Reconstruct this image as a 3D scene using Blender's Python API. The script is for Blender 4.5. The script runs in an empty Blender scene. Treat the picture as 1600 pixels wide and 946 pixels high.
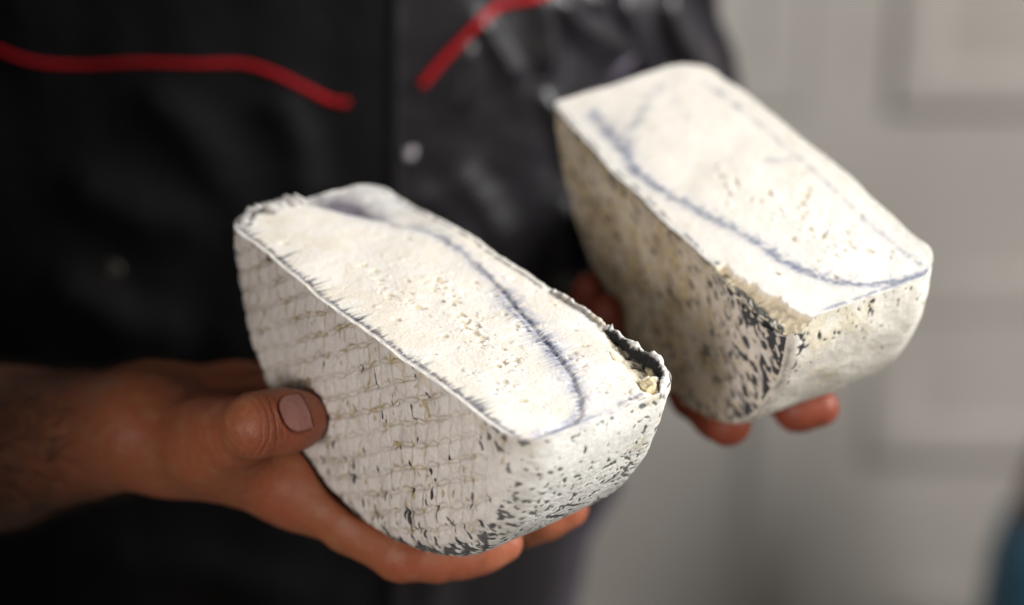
import bpy, bmesh, math, random
import numpy as np
from mathutils import Vector, Matrix

# ------------------------------------------------------------------ camera, light, exposure
scene = bpy.context.scene
COL = scene.collection
PITCH = math.radians(22.0)
CAM = np.array([0.0, 0.0, 1.55])
FPX = 3146.93                       # focal length for a frame 1600 wide
MC = np.array([[1, 0, 0], [0, math.sin(PITCH), math.cos(PITCH)], [0, -math.cos(PITCH), math.sin(PITCH)]]).T  # columns right, up, back

cd = bpy.data.cameras.new('camera')
cam = bpy.data.objects.new('camera', cd)
COL.objects.link(cam)
cam.location = CAM
cam.rotation_euler = (math.pi / 2 - PITCH, 0, 0)
cd.sensor_width = 36.0
cd.lens = 36.0 * FPX / 1600.0
cd.clip_start = 0.01
cd.clip_end = 50
cd.dof.use_dof = True
cd.dof.focus_distance = 0.712
cd.dof.aperture_fstop = 3.2
scene.camera = cam

world = bpy.data.worlds.new('World')
scene.world = world
world.use_nodes = True
bg = world.node_tree.nodes['Background']
bg.inputs[0].default_value = (0.93, 0.96, 1.0, 1)
bg.inputs[1].default_value = 0.04


def area_light(name, loc, target, size, power, color, spread=180):
    l = bpy.data.lights.new(name, 'AREA')
    l.shape = 'RECTANGLE'
    l.size, l.size_y = size
    l.energy = power
    l.color = color
    l.spread = math.radians(spread)
    o = bpy.data.objects.new(name, l)
    COL.objects.link(o)
    o.location = loc
    o.rotation_euler = (Vector(target) - Vector(loc)).to_track_quat('-Z', 'Y').to_euler()
    return o


# daylight from a window on the right, a little behind the hands
area_light('window_light', (1.32, 0.50, 1.98), (0.04, 0.76, 1.22), (0.65, 0.75), 43, (1.0, 0.985, 0.975))
# added fill from the front left, beam narrowed onto the cheeses
area_light('cheese_fill', (-0.42, -0.46, 1.50), (0.13, 0.74, 1.2), (0.40, 0.40), 0.50, (1.0, 0.92, 0.87), 30)
# added fill that brightens the wall at the back
area_light('wall_fill', (1.3, 1.25, 2.3), (0.75, 2.3, 1.0), (0.6, 0.8), 7.8, (1.0, 0.97, 0.94))

scene.view_settings.view_transform = 'Standard'
scene.view_settings.look = 'None'
scene.view_settings.exposure = 0.0
scene.view_settings.gamma = 1.0
scene.view_settings.use_curve_mapping = False

rng = np.random.default_rng(7)
random.seed(7)


# ------------------------------------------------------------------ helpers
def at(px, py, Z):
    """a point at depth Z on the ray through a pixel of the 1600 x 946 frame"""
    return CAM + MC @ np.array([(px - 800) / FPX * Z, -(py - 473) / FPX * Z, -Z])


def to_px(P):
    q = (P - CAM) @ MC
    return np.stack([800 + FPX * q[..., 0] / -q[..., 2], 473 - FPX * q[..., 1] / -q[..., 2]], -1), -q[..., 2]


_perm = rng.permutation(256)
_perm = np.concatenate([_perm, _perm, _perm]).astype(np.int64)
_grad = rng.normal(size=(256, 3))
_grad /= np.linalg.norm(_grad, axis=1)[:, None]


def perlin(P):
    P = np.asarray(P, float)
    i = np.floor(P).astype(np.int64)
    f = P - i
    i &= 255
    u = f * f * f * (f * (f * 6 - 15) + 10)
    out = 0
    for dx in (0, 1):
        for dy in (0, 1):
            for dz in (0, 1):
                h = _perm[_perm[_perm[(i[..., 0] + dx) & 255] + ((i[..., 1] + dy) & 255)] + ((i[..., 2] + dz) & 255)]
                g = _grad[h]
                w = (u[..., 0] if dx else 1 - u[..., 0]) * (u[..., 1] if dy else 1 - u[..., 1]) * (u[..., 2] if dz else 1 - u[..., 2])
                out = out + w * (g[..., 0] * (f[..., 0] - dx) + g[..., 1] * (f[..., 1] - dy) + g[..., 2] * (f[..., 2] - dz))
    return out * 1.6


def fbm(P, oct=3, gain=0.5):
    a, s, o = 1.0, 0, np.asarray(P, float)
    for k in range(oct):
        s = s + a * perlin(o)
        o = o * 2.03 + 17.3
        a *= gain
    return s


def sstep(a, b, x):
    t = np.clip((x - a) / (b - a + 1e-12), 0, 1)
    return t * t * (3 - 2 * t)


def gauss(x, s):
    return np.exp(-(x / s) ** 2)


def lerp3(c, d, t):
    return c * (1 - t[..., None]) + np.asarray(d) * t[..., None]


def poly_dist(P, poly):
    """distance of 2-D points to a polyline, and position along it 0..1"""
    poly = np.asarray(poly, float)
    best = np.full(P.shape[:-1], 1e9)
    pos = np.zeros(P.shape[:-1])
    seg = np.linalg.norm(np.diff(poly, axis=0), axis=1)
    cum = np.concatenate([[0], np.cumsum(seg)])
    for k in range(len(poly) - 1):
        a, b = poly[k], poly[k + 1]
        d = b - a
        t = np.clip(((P - a) @ d) / (d @ d), 0, 1)
        q = np.linalg.norm(P - a - t[..., None] * d, axis=-1)
        m = q < best
        best = np.where(m, q, best)
        pos = np.where(m, (cum[k] + t * seg[k]) / cum[-1], pos)
    return best, pos


def smooth_line(pts, n):
    """Catmull-Rom through points"""
    P = np.asarray(pts, float)
    Q = np.vstack([2 * P[0] - P[1], P, 2 * P[-1] - P[-2]])
    out = []
    m = len(P) - 1
    for u in np.linspace(0, m, n):
        k = min(int(u), m - 1)
        t = u - k
        a, b, c, d = Q[k], Q[k + 1], Q[k + 2], Q[k + 3]
        out.append(0.5 * (2 * b + (c - a) * t + (2 * a - 5 * b + 4 * c - d) * t ** 2 + (3 * b - a - 3 * c + d) * t ** 3))
    return np.array(out)


def mesh_object(name, V, F, mat, parent=None, colors=None, smooth=True):
    V = np.ascontiguousarray(V, np.float32)
    F = np.ascontiguousarray(F, np.int32)
    me = bpy.data.meshes.new(name)
    k = F.shape[1]
    me.vertices.add(len(V))
    me.vertices.foreach_set('co', V.ravel())
    me.loops.add(F.size)
    me.loops.foreach_set('vertex_index', F.ravel())
    me.polygons.add(len(F))
    me.polygons.foreach_set('loop_start', np.arange(0, F.size, k, dtype=np.int32))
    me.polygons.foreach_set('loop_total', np.full(len(F), k, np.int32))
    me.update(calc_edges=True)
    me.validate()
    if smooth:
        me.polygons.foreach_set('use_smooth', np.ones(len(me.polygons), bool))
    if colors is not None:
        a = me.color_attributes.new('tint', 'FLOAT_COLOR', 'POINT')
        c = np.ones((len(V), 4), np.float32)
        c[:, :3] = np.clip(colors, 0, 1)
        a.data.foreach_set('color', c.ravel())
    me.materials.append(mat)
    o = bpy.data.objects.new(name, me)
    COL.objects.link(o)
    if parent is not None:
        o.parent = parent
    return o


def grid_faces(n, m, wrap_n=False, flip=False):
    I = np.arange(n * m).reshape(n, m)
    if wrap_n:
        I = np.vstack([I, I[:1]])
    a, b, c, d = I[:-1, :-1], I[1:, :-1], I[1:, 1:], I[:-1, 1:]
    F = np.stack([a, b, c, d], -1).reshape(-1, 4)
    return F[:, ::-1] if flip else F


def tag(o, label=None, cat=None, group=None, kind=None):
    if label: o['label'] = label
    if cat: o['category'] = cat
    if group: o['group'] = group
    if kind: o['kind'] = kind
    return o


def material(name, color=(0.5, 0.5, 0.5), rough=0.6, attr=False, metallic=0.0, noise=None, bump=None,
             sss=0.0, sss_radius=(1, 0.4, 0.2), sss_scale=0.004, spec=0.5, sheen=0.0, coat=0.0):
    """noise: list of (scale, detail, colour, lo, hi); bump: list of (scale, strength, distance)"""
    m = bpy.data.materials.new(name)
    m.use_nodes = True
    nt = m.node_tree
    N, L = nt.nodes, nt.links
    b = N['Principled BSDF']
    b.inputs['Roughness'].default_value = rough
    b.inputs['Metallic'].default_value = metallic
    b.inputs['Specular IOR Level'].default_value = spec
    if sss:
        b.inputs['Subsurface Weight'].default_value = sss
        b.inputs['Subsurface Radius'].default_value = sss_radius
        b.inputs['Subsurface Scale'].default_value = sss_scale
    if sheen:
        b.inputs['Sheen Weight'].default_value = sheen
        b.inputs['Sheen Roughness'].default_value = 0.3
        b.inputs['Sheen Tint'].default_value = (0.90, 0.80, 1.0, 1)
    if coat:
        b.inputs['Coat Weight'].default_value = coat
    tc = N.new('ShaderNodeTexCoord')
    if attr:
        a = N.new('ShaderNodeVertexColor'); a.layer_name = 'tint'
        out = a.outputs['Color']
    else:
        r = N.new('ShaderNodeRGB'); r.outputs[0].default_value = (*color, 1)
        out = r.outputs[0]
    for (sc, det, col, lo, hi) in (noise or []):
        n = N.new('ShaderNodeTexNoise'); n.inputs['Scale'].default_value = sc; n.inputs['Detail'].default_value = det
        L.new(tc.outputs['Object'], n.inputs['Vector'])
        mr = N.new('ShaderNodeMapRange'); mr.inputs['From Min'].default_value = lo; mr.inputs['From Max'].default_value = hi
        mr.interpolation_type = 'SMOOTHSTEP'
        L.new(n.outputs['Fac'], mr.inputs['Value'])
        mx = N.new('ShaderNodeMix'); mx.data_type = 'RGBA'; mx.blend_type = 'MULTIPLY'
        L.new(mr.outputs[0], mx.inputs['Factor'])
        L.new(out, mx.inputs[6])
        mx.inputs[7].default_value = (*col, 1)
        out = mx.outputs[2]
    L.new(out, b.inputs['Base Color'])
    prev = None
    for (sc, st, dist) in (bump or []):
        n = N.new('ShaderNodeTexNoise'); n.inputs['Scale'].default_value = sc; n.inputs['Detail'].default_value = 4
        L.new(tc.outputs['Object'], n.inputs['Vector'])
        bp = N.new('ShaderNodeBump'); bp.inputs['Strength'].default_value = st; bp.inputs['Distance'].default_value = dist
        L.new(n.outputs['Fac'], bp.inputs['Height'])
        if prev is not None:
            L.new(prev, bp.inputs['Normal'])
        prev = bp.outputs[0]
    if prev is not None:
        L.new(prev, b.inputs['Normal'])
    return m


# ------------------------------------------------------------------ the setting: floor and panelled wall
WALL_Y = 2.25


def on_wall(px, py, y=WALL_Y):
    d = MC @ np.array([(px - 800) / FPX, -(py - 473) / FPX, -1.0])
    k = (y - CAM[1]) / d[1]
    return CAM + d * k


m_wall = material('wall_paint', (0.55, 0.515, 0.47), 0.7, noise=[(3.0, 3, (0.90, 0.89, 0.88), 0.35, 0.7)], bump=[(60, 0.1, 0.002)])
m_floor = material('floor_stone', (0.22, 0.19, 0.16), 0.6, noise=[(8, 4, (0.7, 0.7, 0.7), 0.4, 0.7)])


def box_mesh(lo, hi, bev=0.0):
    bm = bmesh.new()
    bmesh.ops.create_cube(bm, size=1)
    for v in bm.verts:
        for k in range(3):
            v.co[k] = lo[k] if v.co[k] < 0 else hi[k]
    if bev:
        bmesh.ops.bevel(bm, geom=list(bm.edges), offset=bev, segments=2, affect='EDGES', profile=0.6)
    return bm


def bm_object(name, bm, mat, parent=None, smooth=False):
    me = bpy.data.meshes.new(name)
    bm.normal_update()
    bm.to_mesh(me)
    bm.free()
    if smooth:
        for p in me.polygons: p.use_smooth = True
    me.materials.append(mat)
    o = bpy.data.objects.new(name, me)
    COL.objects.link(o)
    if parent is not None: o.parent = parent
    return o


floor = bm_object('floor', box_mesh((-2.5, -1.2, -0.05), (2.5, WALL_Y + 0.1, 0)), m_floor)
tag(floor, 'stone floor under the person', 'floor', kind='structure')
wall = bm_object('wall', box_mesh((-2.5, WALL_Y, 0.004), (2.5, WALL_Y + 0.1, 2.9)), m_wall)
tag(wall, 'pale grey panelled wall out of focus behind the person', 'wall', kind='structure')


def frame_moulding(x0, x1, z0, z1, parent, w=0.06, d=0.003):
    """picture-frame moulding with a sloped section, standing proud of the wall, and a raised field inside"""
    sec = [(0, 0.0), (0, d * 0.6), (w * 0.25, d), (w * 0.6, d * 0.85), (w, 0.003), (w, 0.0)]
    V, F = [], []
    for (ox, s) in sec:
        for (cx, cz) in ((x0 + ox, z0 + ox), (x1 - ox, z0 + ox), (x1 - ox, z1 - ox), (x0 + ox, z1 - ox)):
            V.append((cx, WALL_Y - s, cz))
    for k in range(len(sec) - 1):
        for j in range(4):
            F.append((k * 4 + j, k * 4 + (j + 1) % 4, (k + 1) * 4 + (j + 1) % 4, (k + 1) * 4 + j))
    mesh_object('panel_moulding', np.array(V), np.array(F), m_wall, parent, smooth=False)


pl = on_wall(1385, 180); pr = on_wall(1262, 150)
top_z = 2.3
up_l = on_wall(1150, 150)[2]
frame_moulding(pl[0], pl[0] + 0.62, pl[2], top_z, wall)
frame_moulding(pr[0] - 0.62, pr[0], up_l - 0.02, top_z, wall)
lz = on_wall(1450, 420)[2]
frame_moulding(pl[0], pl[0] + 0.62, lz - 0.26, lz, wall)
frame_moulding(pl[0], pl[0] + 0.62, 0.16, lz - 0.42, wall)
frame_moulding(pr[0] - 0.62, pr[0], 0.16, lz - 0.1, wall)
skirt = bm_object('skirting_board', box_mesh((-2.5, WALL_Y - 0.025, 0.004), (2.5, WALL_Y - 0.001, 0.13), 0.004), m_wall, wall)

# ------------------------------------------------------------------ cheese
R = 0.092
T = 0.0711
POSE = [
    (np.array([[0.637968557, 0.766275055, 0.076280139], [-0.435840010, 0.277637113, 0.856131485], [0.634854003, -0.579430905, 0.511097076]]),
     np.array([-0.053143967, -0.007414643, -0.720016272])),
    (np.array([[0.446799578, 0.892961741, -0.054676011], [-0.512421783, 0.305533379, 0.802541756], [0.733344430, -0.330558139, 0.594085233]]),
     np.array([0.058158962, 0.038271372, -0.793530737]))]
CHW = []                            # world pose of each half wheel: rotation, origin
for M, t in POSE:
    CHW.append((MC @ M, CAM + MC @ t))


def profile(e1, e2, n_face, n_fil, n_rim, bulge):
    """(r, y) from the middle of the left face over the rim to the middle of the right face"""
    pts = [(r, 0.0) for r in np.linspace(0.0, R - e1, n_face, endpoint=False)]
    pts += [(R - e1 + e1 * math.sin(a), e1 - e1 * math.cos(a)) for a in np.linspace(0, math.pi / 2, n_fil, endpoint=False)]
    pts += [(R, y) for y in np.linspace(e1, T - e2, n_rim, endpoint=False)]
    pts += [(R - e2 + e2 * math.cos(a), T - e2 + e2 * math.sin(a)) for a in np.linspace(0, math.pi / 2, n_fil, endpoint=False)]
    pts += [(r, T) for r in np.linspace(R - e2, 0.0, n_face // 4)]
    P = np.array(pts)
    q = P[:, 0] / R
    P[:, 1] += np.where(P[:, 1] < T / 2, -bulge, bulge) * np.clip(1 - q ** 2, 0, 1)
    return P


def lumpy(P, seed):
    """slow unevenness of the whole wheel, the same field for rind and cut so that they stay joined"""
    q = P * 28.0 + seed * 13.7
    D = np.stack([fbm(q, 2), fbm(q + 31.1, 2), fbm(q + 71.9, 2)], -1)
    q2 = P * 110.0 + seed * 5.1
    D2 = np.stack([perlin(q2), perlin(q2 + 31.1), perlin(q2 + 71.9)], -1)
    out = D * 0.0011 + D2 * np.array([0.00030, 0.00030, 0.00008])
    out[..., 2] *= 0.5
    return out


def weave(x, z):
    """basket imprint: height 0..1 of the pillows, groove mask, cell noise"""
    wob = np.stack([x * 60, z * 60, np.zeros_like(x)], -1)
    xx = x + 0.0016 * perlin(wob) + 0.0009 * perlin(wob * 3.1 + 5)
    zz = z + 0.0014 * perlin(wob + 9.2) + 0.0007 * perlin(wob * 3.3 + 2)
    U = xx / 0.81
    Vv = (zz - 0.59 * U) * 0.93
    cw, ch = 0.0079, 0.0090
    row = np.floor(Vv / ch)
    v = Vv / ch - row
    hsh = lambda a: np.modf(np.abs(np.sin(a * 12.9898) * 43758.5453))[0]
    off = hsh(row + 3.3) * 0.25 + row * 0.06
    uu = U / cw + off + 0.15 * (hsh(row * 1.7) - 0.5)
    col = np.floor(uu)
    u = uu - col
    sc = 0.17 * np.sin(np.pi * u) + 0.05 * (hsh(col * 3.7 + row * 9.1) - 0.5)
    v2 = v - sc * (1 - v)
    hu = np.clip(1 - np.abs(2 * u - 1) ** 5, 0, 1)
    hv = np.clip(1 - np.abs(2 * np.clip(v2, 0, 1) - 1) ** 6, 0, 1)
    hv = np.where(v2 < 0, 0, hv)
    gu = gauss(np.minimum(u, 1 - u) * cw, 0.00055)
    gv = gauss(np.minimum(np.abs(v2), 1 - v2) * ch, 0.00060) * (0.35 + 0.65 * hsh(col * 2.3 + row * 4.1))
    cell = hsh(col * 7.31 + row * 17.77)
    strength = 0.45 + 0.55 * hsh(col * 5.7 + row * 2.9)
    H = np.minimum(0.45 + 0.55 * hu, hv) * (0.75 + 0.25 * cell)
    return H, np.clip(gu * 0.75 * strength, 0, 1), gv, cell, u, v


def ash_specks(P2, dens, stretch=(1.0, 2.6), scale=430.0, seed=0.0, lean=0.0):
    """dark flecks drawn out along z, present where dens is high"""
    a, z = P2[..., 0], P2[..., 1]
    q = np.stack([(a + lean * z) * scale * stretch[0], z * scale / stretch[1], np.full_like(a, seed)], -1)
    n = fbm(q, 2, 0.45)
    q2 = np.stack([(a + lean * z) * scale * 0.45, z * scale * 0.40 / 1.5, np.full_like(a, seed + 40)], -1)
    n = n * 0.75 + perlin(q2) * 0.55
    th = 0.86 - 1.15 * dens
    return sstep(th, th + 0.13, n)


m_rind = material('rind', attr=True, rough=0.78, spec=0.35, sss=0.12, sss_radius=(1, 0.8, 0.6), sss_scale=0.002,
                  noise=[(900, 3, (0.86, 0.85, 0.84), 0.45, 0.75)], bump=[(1500, 0.35, 0.0004), (420, 0.25, 0.0008)])
m_paste = material('paste', attr=True, rough=0.62, spec=0.4, sss=0.35, sss_radius=(1, 0.85, 0.65), sss_scale=0.0025,
                   noise=[(260, 3, (0.97, 0.96, 0.94), 0.45, 0.75)], bump=[(2100, 0.42, 0.0005), (900, 0.20, 0.0006)])

BASE_RIND = np.array([0.75, 0.705, 0.655])
WHITE_RIND = np.array([0.82, 0.81, 0.755])
ASH = np.array([0.030, 0.034, 0.040])
OCHRE = np.array([0.40, 0.31, 0.145])
PASTE = np.array([0.83, 0.77, 0.66])
WHITE_PASTE = np.array([0.87, 0.845, 0.79])
VEIN = np.array([0.085, 0.105, 0.175])

VEIN1 = np.array([(-81.4, 39.9), (-66.8, 46.4), (-56.0, 53.0), (-48.0, 58.5), (-34.7, 62.5), (-17.7, 62.5), (2.7, 58.3), (16.7, 55.0), (30.3, 51.7), (42.9, 48.6), (56.4, 44.5), (68.2, 40.1), (78.6, 34.0), (85.9, 27.5), (88.5, 22.3), (88.6, 13.5), (88.2, 6.7)]) / 1000
VEIN1B = np.array([(8.0, 51.5), (20.7, 50.8), (32, 48.6), (44.9, 45.6), (57, 42.0)]) / 1000
CHIP1 = np.array([(47.7, 70.6), (67.0, 60.9), (83.0, 55.4), (96, 53.2)]) / 1000
VEIN2 = np.array([(-75.0, 10.3), (-59.3, 9.4), (-42.8, 7.8), (-29.3, 4.8), (-13.8, 4.8), (-1.9, 6.7), (14.3, 11.7), (30.9, 16.1), (48.0, 19.7), (64.0, 23.7), (76.9, 29.3), (84.2, 37.8), (88.5, 48.2), (89.5, 58.6), (88.5, 64.2)]) / 1000
VEIN2B = np.array([(-79.1, 46.9), (-68.8, 33.2), (-55.9, 19.7), (-42.1, 8.9)]) / 1000
VEIN2C = np.array([(-74, 64), (-52.5, 65.2), (-24.6, 65.8), (0.8, 65.0), (26.9, 63.8), (50.0, 63.0), (70.3, 63.5), (84.4, 64.1)]) / 1000
VEIN2D = np.array([(0.8, 64.9), (-1.9, 56.0), (-8.6, 49.6)]) / 1000
CHIP2 = np.array([(44, -4), (47.0, 0.8), (57.2, 1.8), (64, 4.2), (69.9, 4.4), (75, 7.0), (80.3, 6.4), (88, 9.0), (97, 12)]) / 1000


def pits_field(x, y, centres, n, seed, spread):
    """small broken holes in the paste, gathered round a few spots"""
    r = np.random.default_rng(seed)
    h = np.zeros_like(x)
    P = np.stack([x, y], -1)
    for k in range(n):
        c = centres[r.integers(len(centres))]
        far = r.random() < 0.35
        cx = c[0] + r.normal() * spread * (2.6 if far else 0.8)
        cy = c[1] + r.normal() * spread * (1.4 if far else 0.35)
        rad = 0.00045 + 0.0012 * r.random() ** 2.2
        ang = r.normal() * 0.5 + 0.4
        st = 1 + 1.2 * r.random()
        m = (np.abs(x - cx) < rad * 4) & (np.abs(y - cy) < rad * 4)
        if not m.any():
            continue
        dx, dy = x[m] - cx, y[m] - cy
        a = (dx * math.cos(ang) + dy * math.sin(ang)) / st
        b = -dx * math.sin(ang) + dy * math.cos(ang)
        d = np.hypot(a, b) * (1 + 0.35 * perlin(np.stack([x[m] * 1500, y[m] * 1500, dx * 0 + k], -1)))
        h[m] = np.maximum(h[m], sstep(rad, rad * 0.45, d) * min(1, rad / 0.0011))
    return h


def cut_height(k, x, y):
    """relief of the cut, metres, without fine grain"""
    q = np.stack([x * 45, y * 45, np.full_like(x, 3.0 + k * 9)], -1)
    z = 0.00038 * fbm(q, 2)
    # drag lines left by the wire, across the wheel
    q = np.stack([x * 420, y * 38, np.full_like(x, 8.0 + k)], -1)
    z = z + 0.00003 * perlin(q)
    if k == 0:
        d, s = poly_dist(np.stack([x, y], -1), VEIN1)
        z = z - 0.0007 * gauss(d, 0.0011) * sstep(0.3, 0.42, s)
        # far end: the layer behind the vein has sunk a little and is broken
        far = sstep(-0.022, -0.066, x + (y - 0.045) * 0.2) * sstep(0.0, 0.006, y - np.interp(x, [-0.092, -0.0814, -0.0668, -0.056, -0.048, -0.0347, -0.0177], [0.024, 0.034, 0.0445, 0.051, 0.0565, 0.0605, 0.0605]) + 0.0004 * perlin(q * 0.4))
        z = z - far * (0.0028 + 0.0008 * fbm(np.stack([x * 60, y * 60, x * 0], -1), 2))
        # chipped near corner
        c = np.interp(x, CHIP1[:, 0], CHIP1[:, 1], left=1.0)
        wob = 0.0016 * fbm(np.stack([x * 220, y * 220, x * 0 + 4], -1), 3)
        m = np.where(x > 0.046, np.clip((y - c + wob) / 0.010, 0, 1), 0) * sstep(0.046, 0.056, x)
        z = z - 0.0038 * m ** 0.8 - m * 0.0011 * np.abs(fbm(np.stack([x * 300, y * 300, x * 0 + 7], -1), 3))
    else:
        c = np.interp(x, CHIP2[:, 0], CHIP2[:, 1], left=-1.0)
        wob = 0.0013 * fbm(np.stack([x * 260, y * 260, x * 0 + 4], -1), 3)
        dd = c - y + wob
        m = np.where(x > 0.043, np.clip(dd / 0.0095, 0, 1), 0)
        z = z - m ** 0.6 * 0.0044 - sstep(0, 0.1, m) * (0.0004 + 0.0022 * np.abs(fbm(np.stack([x * 75, y * 75, x * 0 + 7], -1), 4, 0.6)))
    return z


def chip_mask(k, x, y):
    if k == 0:
        c = np.interp(x, CHIP1[:, 0], CHIP1[:, 1], left=1.0)
        wob = 0.0016 * fbm(np.stack([x * 220, y * 220, x * 0 + 4], -1), 3)
        return np.where(x > 0.046, sstep(-0.001, 0.0015, y - c + wob), 0)
    c = np.interp(x, CHIP2[:, 0], CHIP2[:, 1], left=-1.0)
    wob = 0.0013 * fbm(np.stack([x * 260, y * 260, x * 0 + 4], -1), 3)
    return np.where(x > 0.043, sstep(-0.0003, 0.0009, c - y + wob), 0)


def build_cheese(k, label):
    Mw, ow = CHW[k]
    root = bpy.data.objects.new('cheese_half', None)
    COL.objects.link(root)
    root.empty_display_size = 0.05
    root.matrix_world = Matrix([[*Mw[0], ow[0]], [*Mw[1], ow[1]], [*Mw[2], ow[2]], [0, 0, 0, 1]])
    tag(root, label, 'cheese', 'halves of a cheese wheel held in the hands')
    e1, e2 = ((0.013, 0.012), (0.0045, 0.015))[k]
    nf, nt = ((230, 760), (180, 620))[k]
    pr_ = profile(e1, e2, nf, 26, 150 if k == 0 else 120, (0.0022, 0.003)[k])
    # ---- rind
    tt = np.linspace(0, math.pi, nt)
    r, y0 = pr_[:, 0][None, :], pr_[:, 1][None, :]
    X = np.cos(tt)[:, None] * r
    Z = -np.sin(tt)[:, None] * r
    Y = np.repeat(y0, nt, 0)
    rr = np.repeat(r, nt, 0)
    P = np.stack([X, Y, Z], -1)
    # normals of the ideal profile
    dr = np.gradient(pr_[:, 0]); dy = np.gradient(pr_[:, 1])
    L = np.hypot(dr, dy) + 1e-12
    nr, ny = dy / L, -dr / L
    Nn = np.stack([np.cos(tt)[:, None] * nr[None], np.repeat(ny[None], nt, 0), -np.sin(tt)[:, None] * nr[None]], -1)
    face = np.repeat((ny < -0.5)[None] * 1.0, nt, 0)                    # 1 on the left face
    facew = np.repeat(sstep(0.25, 0.85, -ny)[None], nt, 0)
    rimw = np.repeat(sstep(0.3, 0.8, nr)[None], nt, 0)
    ang = np.repeat(np.degrees(tt)[:, None], P.shape[1], 1)
    edge = np.minimum(1.0, -Z / 0.004)                                   # 0 at the cut, 1 away from it
    rq = rr / R
    noise_lo = fbm(np.stack([X * 45, Y * 45, Z * 45 + k * 5], -1), 3)
    noise_md = fbm(np.stack([X * 160, Y * 160, Z * 160 + k * 5], -1), 3)
    noise_hi = fbm(np.stack([X * 520, Y * 520, Z * 520 + k * 5], -1), 2)
    arc = np.radians(ang) * R
    if k == 0:
        H, gu, gv, cell, cu, cv = weave(X, Z)
        near = sstep(0.052, 0.082, X + 0.25 * Z + 0.006 * noise_lo)      # towards the near corner the imprint fades
        patt = facew * (1 - near) * sstep(1.0, 0.86, rq + 0.03 * noise_lo) * (0.7 + 0.3 * sstep(-0.6, 0.4, noise_lo))
        disp = patt * ((H - 0.7) * 0.00115 - gv * 0.00022)
        disp += (0.00022 - 0.00014 * rimw) * noise_md + 0.00010 * noise_hi
        disp += facew * (1 - patt) * 0.0004 * noise_md
        bot = sstep(60, 75, ang) * sstep(150, 100, ang) * 0
        # ash: thick along the bottom edge between face and rim, thinner elsewhere
        edge_band = gauss(rq - 1.0, 0.10) * facew + rimw * gauss(Y - e1, 0.010)
        low = sstep(25, 55, ang) * sstep(125, 85, ang)
        dens = 0.19 + 0.05 * facew + 0.24 * facew * sstep(0.4, 0.9, rq) * low + 0.30 * edge_band * low
        dens += 0.20 * gauss(rq - 0.97, 0.05) * facew * sstep(100, 130, ang)
        dens += rimw * (0.26 + 0.16 * sstep(15, 60, ang) + 0.25 * gauss(Y - T, 0.014) * sstep(5, 20, ang))
        dens += facew * 0.26 * near * sstep(-0.012, -0.03, Z)
        dens -= 0.10 * rimw * sstep(25, 5, ang)
        dens += 0.13 * noise_lo
        ash_f = ash_specks(np.stack([X, Z], -1), dens, seed=1.0, lean=0.15)
        ash_r = ash_specks(np.stack([Y, arc], -1), dens, stretch=(1.0, 1.15), scale=520, seed=5.0, lean=-0.2)
        ash = np.where(rimw > 0.5, ash_r * 0.92, ash_f)
        bl_d = 0.35 + 0.20 * noise_lo + 0.24 * near * facew + 0.12 * facew * low * sstep(0.5, 0.9, rq) + 0.10 * rimw * sstep(10, 40, ang) - 0.35 * (1 - np.maximum(near, rimw))
        blot = ash_specks(np.stack([X + 0.8 * Y, Z], -1), bl_d, stretch=(1.0, 1.2), scale=260, seed=21.0, lean=0.3)
        ash = np.maximum(ash, blot * 0.85)
        c = np.broadcast_to(BASE_RIND, P.shape).copy()
        c = lerp3(c, WHITE_RIND, np.clip(rimw + facew * near * 0.5, 0, 1))
        c = lerp3(c, [0.50, 0.455, 0.41], 0.45 * sstep(-0.2, 0.7, noise_lo) * facew)
        c = c * (1 + 0.07 * noise_md[..., None])
        c = lerp3(c, [0.80, 0.765, 0.72], patt * sstep(0.70, 0.95, H) * 0.7)
        c = lerp3(c, [0.36, 0.31, 0.25], np.clip(patt * (gv * 0.55 + gu * 0.55), 0, 1))
        och = sstep(0.05, 0.55, noise_md + 0.5 * noise_lo) * np.clip(gv + gu * 1.1 + 0.05, 0, 1) * patt
        och2 = sstep(0.55, 0.8, fbm(np.stack([X * 330, Y * 330, Z * 190], -1), 2) + 0.15 * noise_lo) * facew
        c = lerp3(c, OCHRE, np.clip(och * 0.95 + och2 * 0.7, 0, 1))
        yel = rimw * sstep(0.042, 0.062, Y) * sstep(28, 8, ang) * sstep(-0.3, 0.5, noise_md)
        c = lerp3(c, [0.55, 0.46, 0.22], yel * 0.6)
        grn = sstep(0.1, 0.5, noise_md + noise_lo) * gauss(rq - 0.98, 0.06) * facew * sstep(95, 120, ang)
        c = lerp3(c, [0.10, 0.14, 0.13], grn * 0.6)
        topband = sstep(0.010, 0.002, -Z) * facew * sstep(-0.2, 0.5, noise_md)
        c = lerp3(c, [0.50, 0.40, 0.20], topband * 0.45 * sstep(-0.02, 0.03, X))
    else:
        near = sstep(0.030, 0.070, X + 0.1 * Z + 0.008 * noise_lo)
        ridged = fbm(np.stack([(X + 0.4 * Z) * 300, Y * 100, (Z - 0.4 * X) * 90], -1), 3)
        disp = (0.00012 + 0.00035 * facew) * noise_md + (0.0001 + 0.0001 * facew) * noise_hi + facew * 0.0006 * ridged
        edge_band = gauss(rq - 1.0, 0.14) * facew
        dens = 0.28 + 0.10 * noise_lo + facew * (0.21 + 0.20 * near * sstep(0.4, 1.0, rq)) + 0.20 * edge_band * sstep(120, 60, ang)
        chipx = sstep(0.036, 0.052, X) * sstep(-0.026, -0.006, Z) * facew
        dens += 0.20 * chipx * sstep(-0.020, -0.008, Z)
        dens = np.where(rimw > 0.4, 0.24 + 0.10 * noise_lo + 0.15 * sstep(12, 4, ang) + 0.35 * gauss(Y - e1, 0.0016), dens)
        ash_f = ash_specks(np.stack([X, Z], -1), dens, seed=11.0, lean=0.35, scale=440, stretch=(1.0, 1.8))
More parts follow.
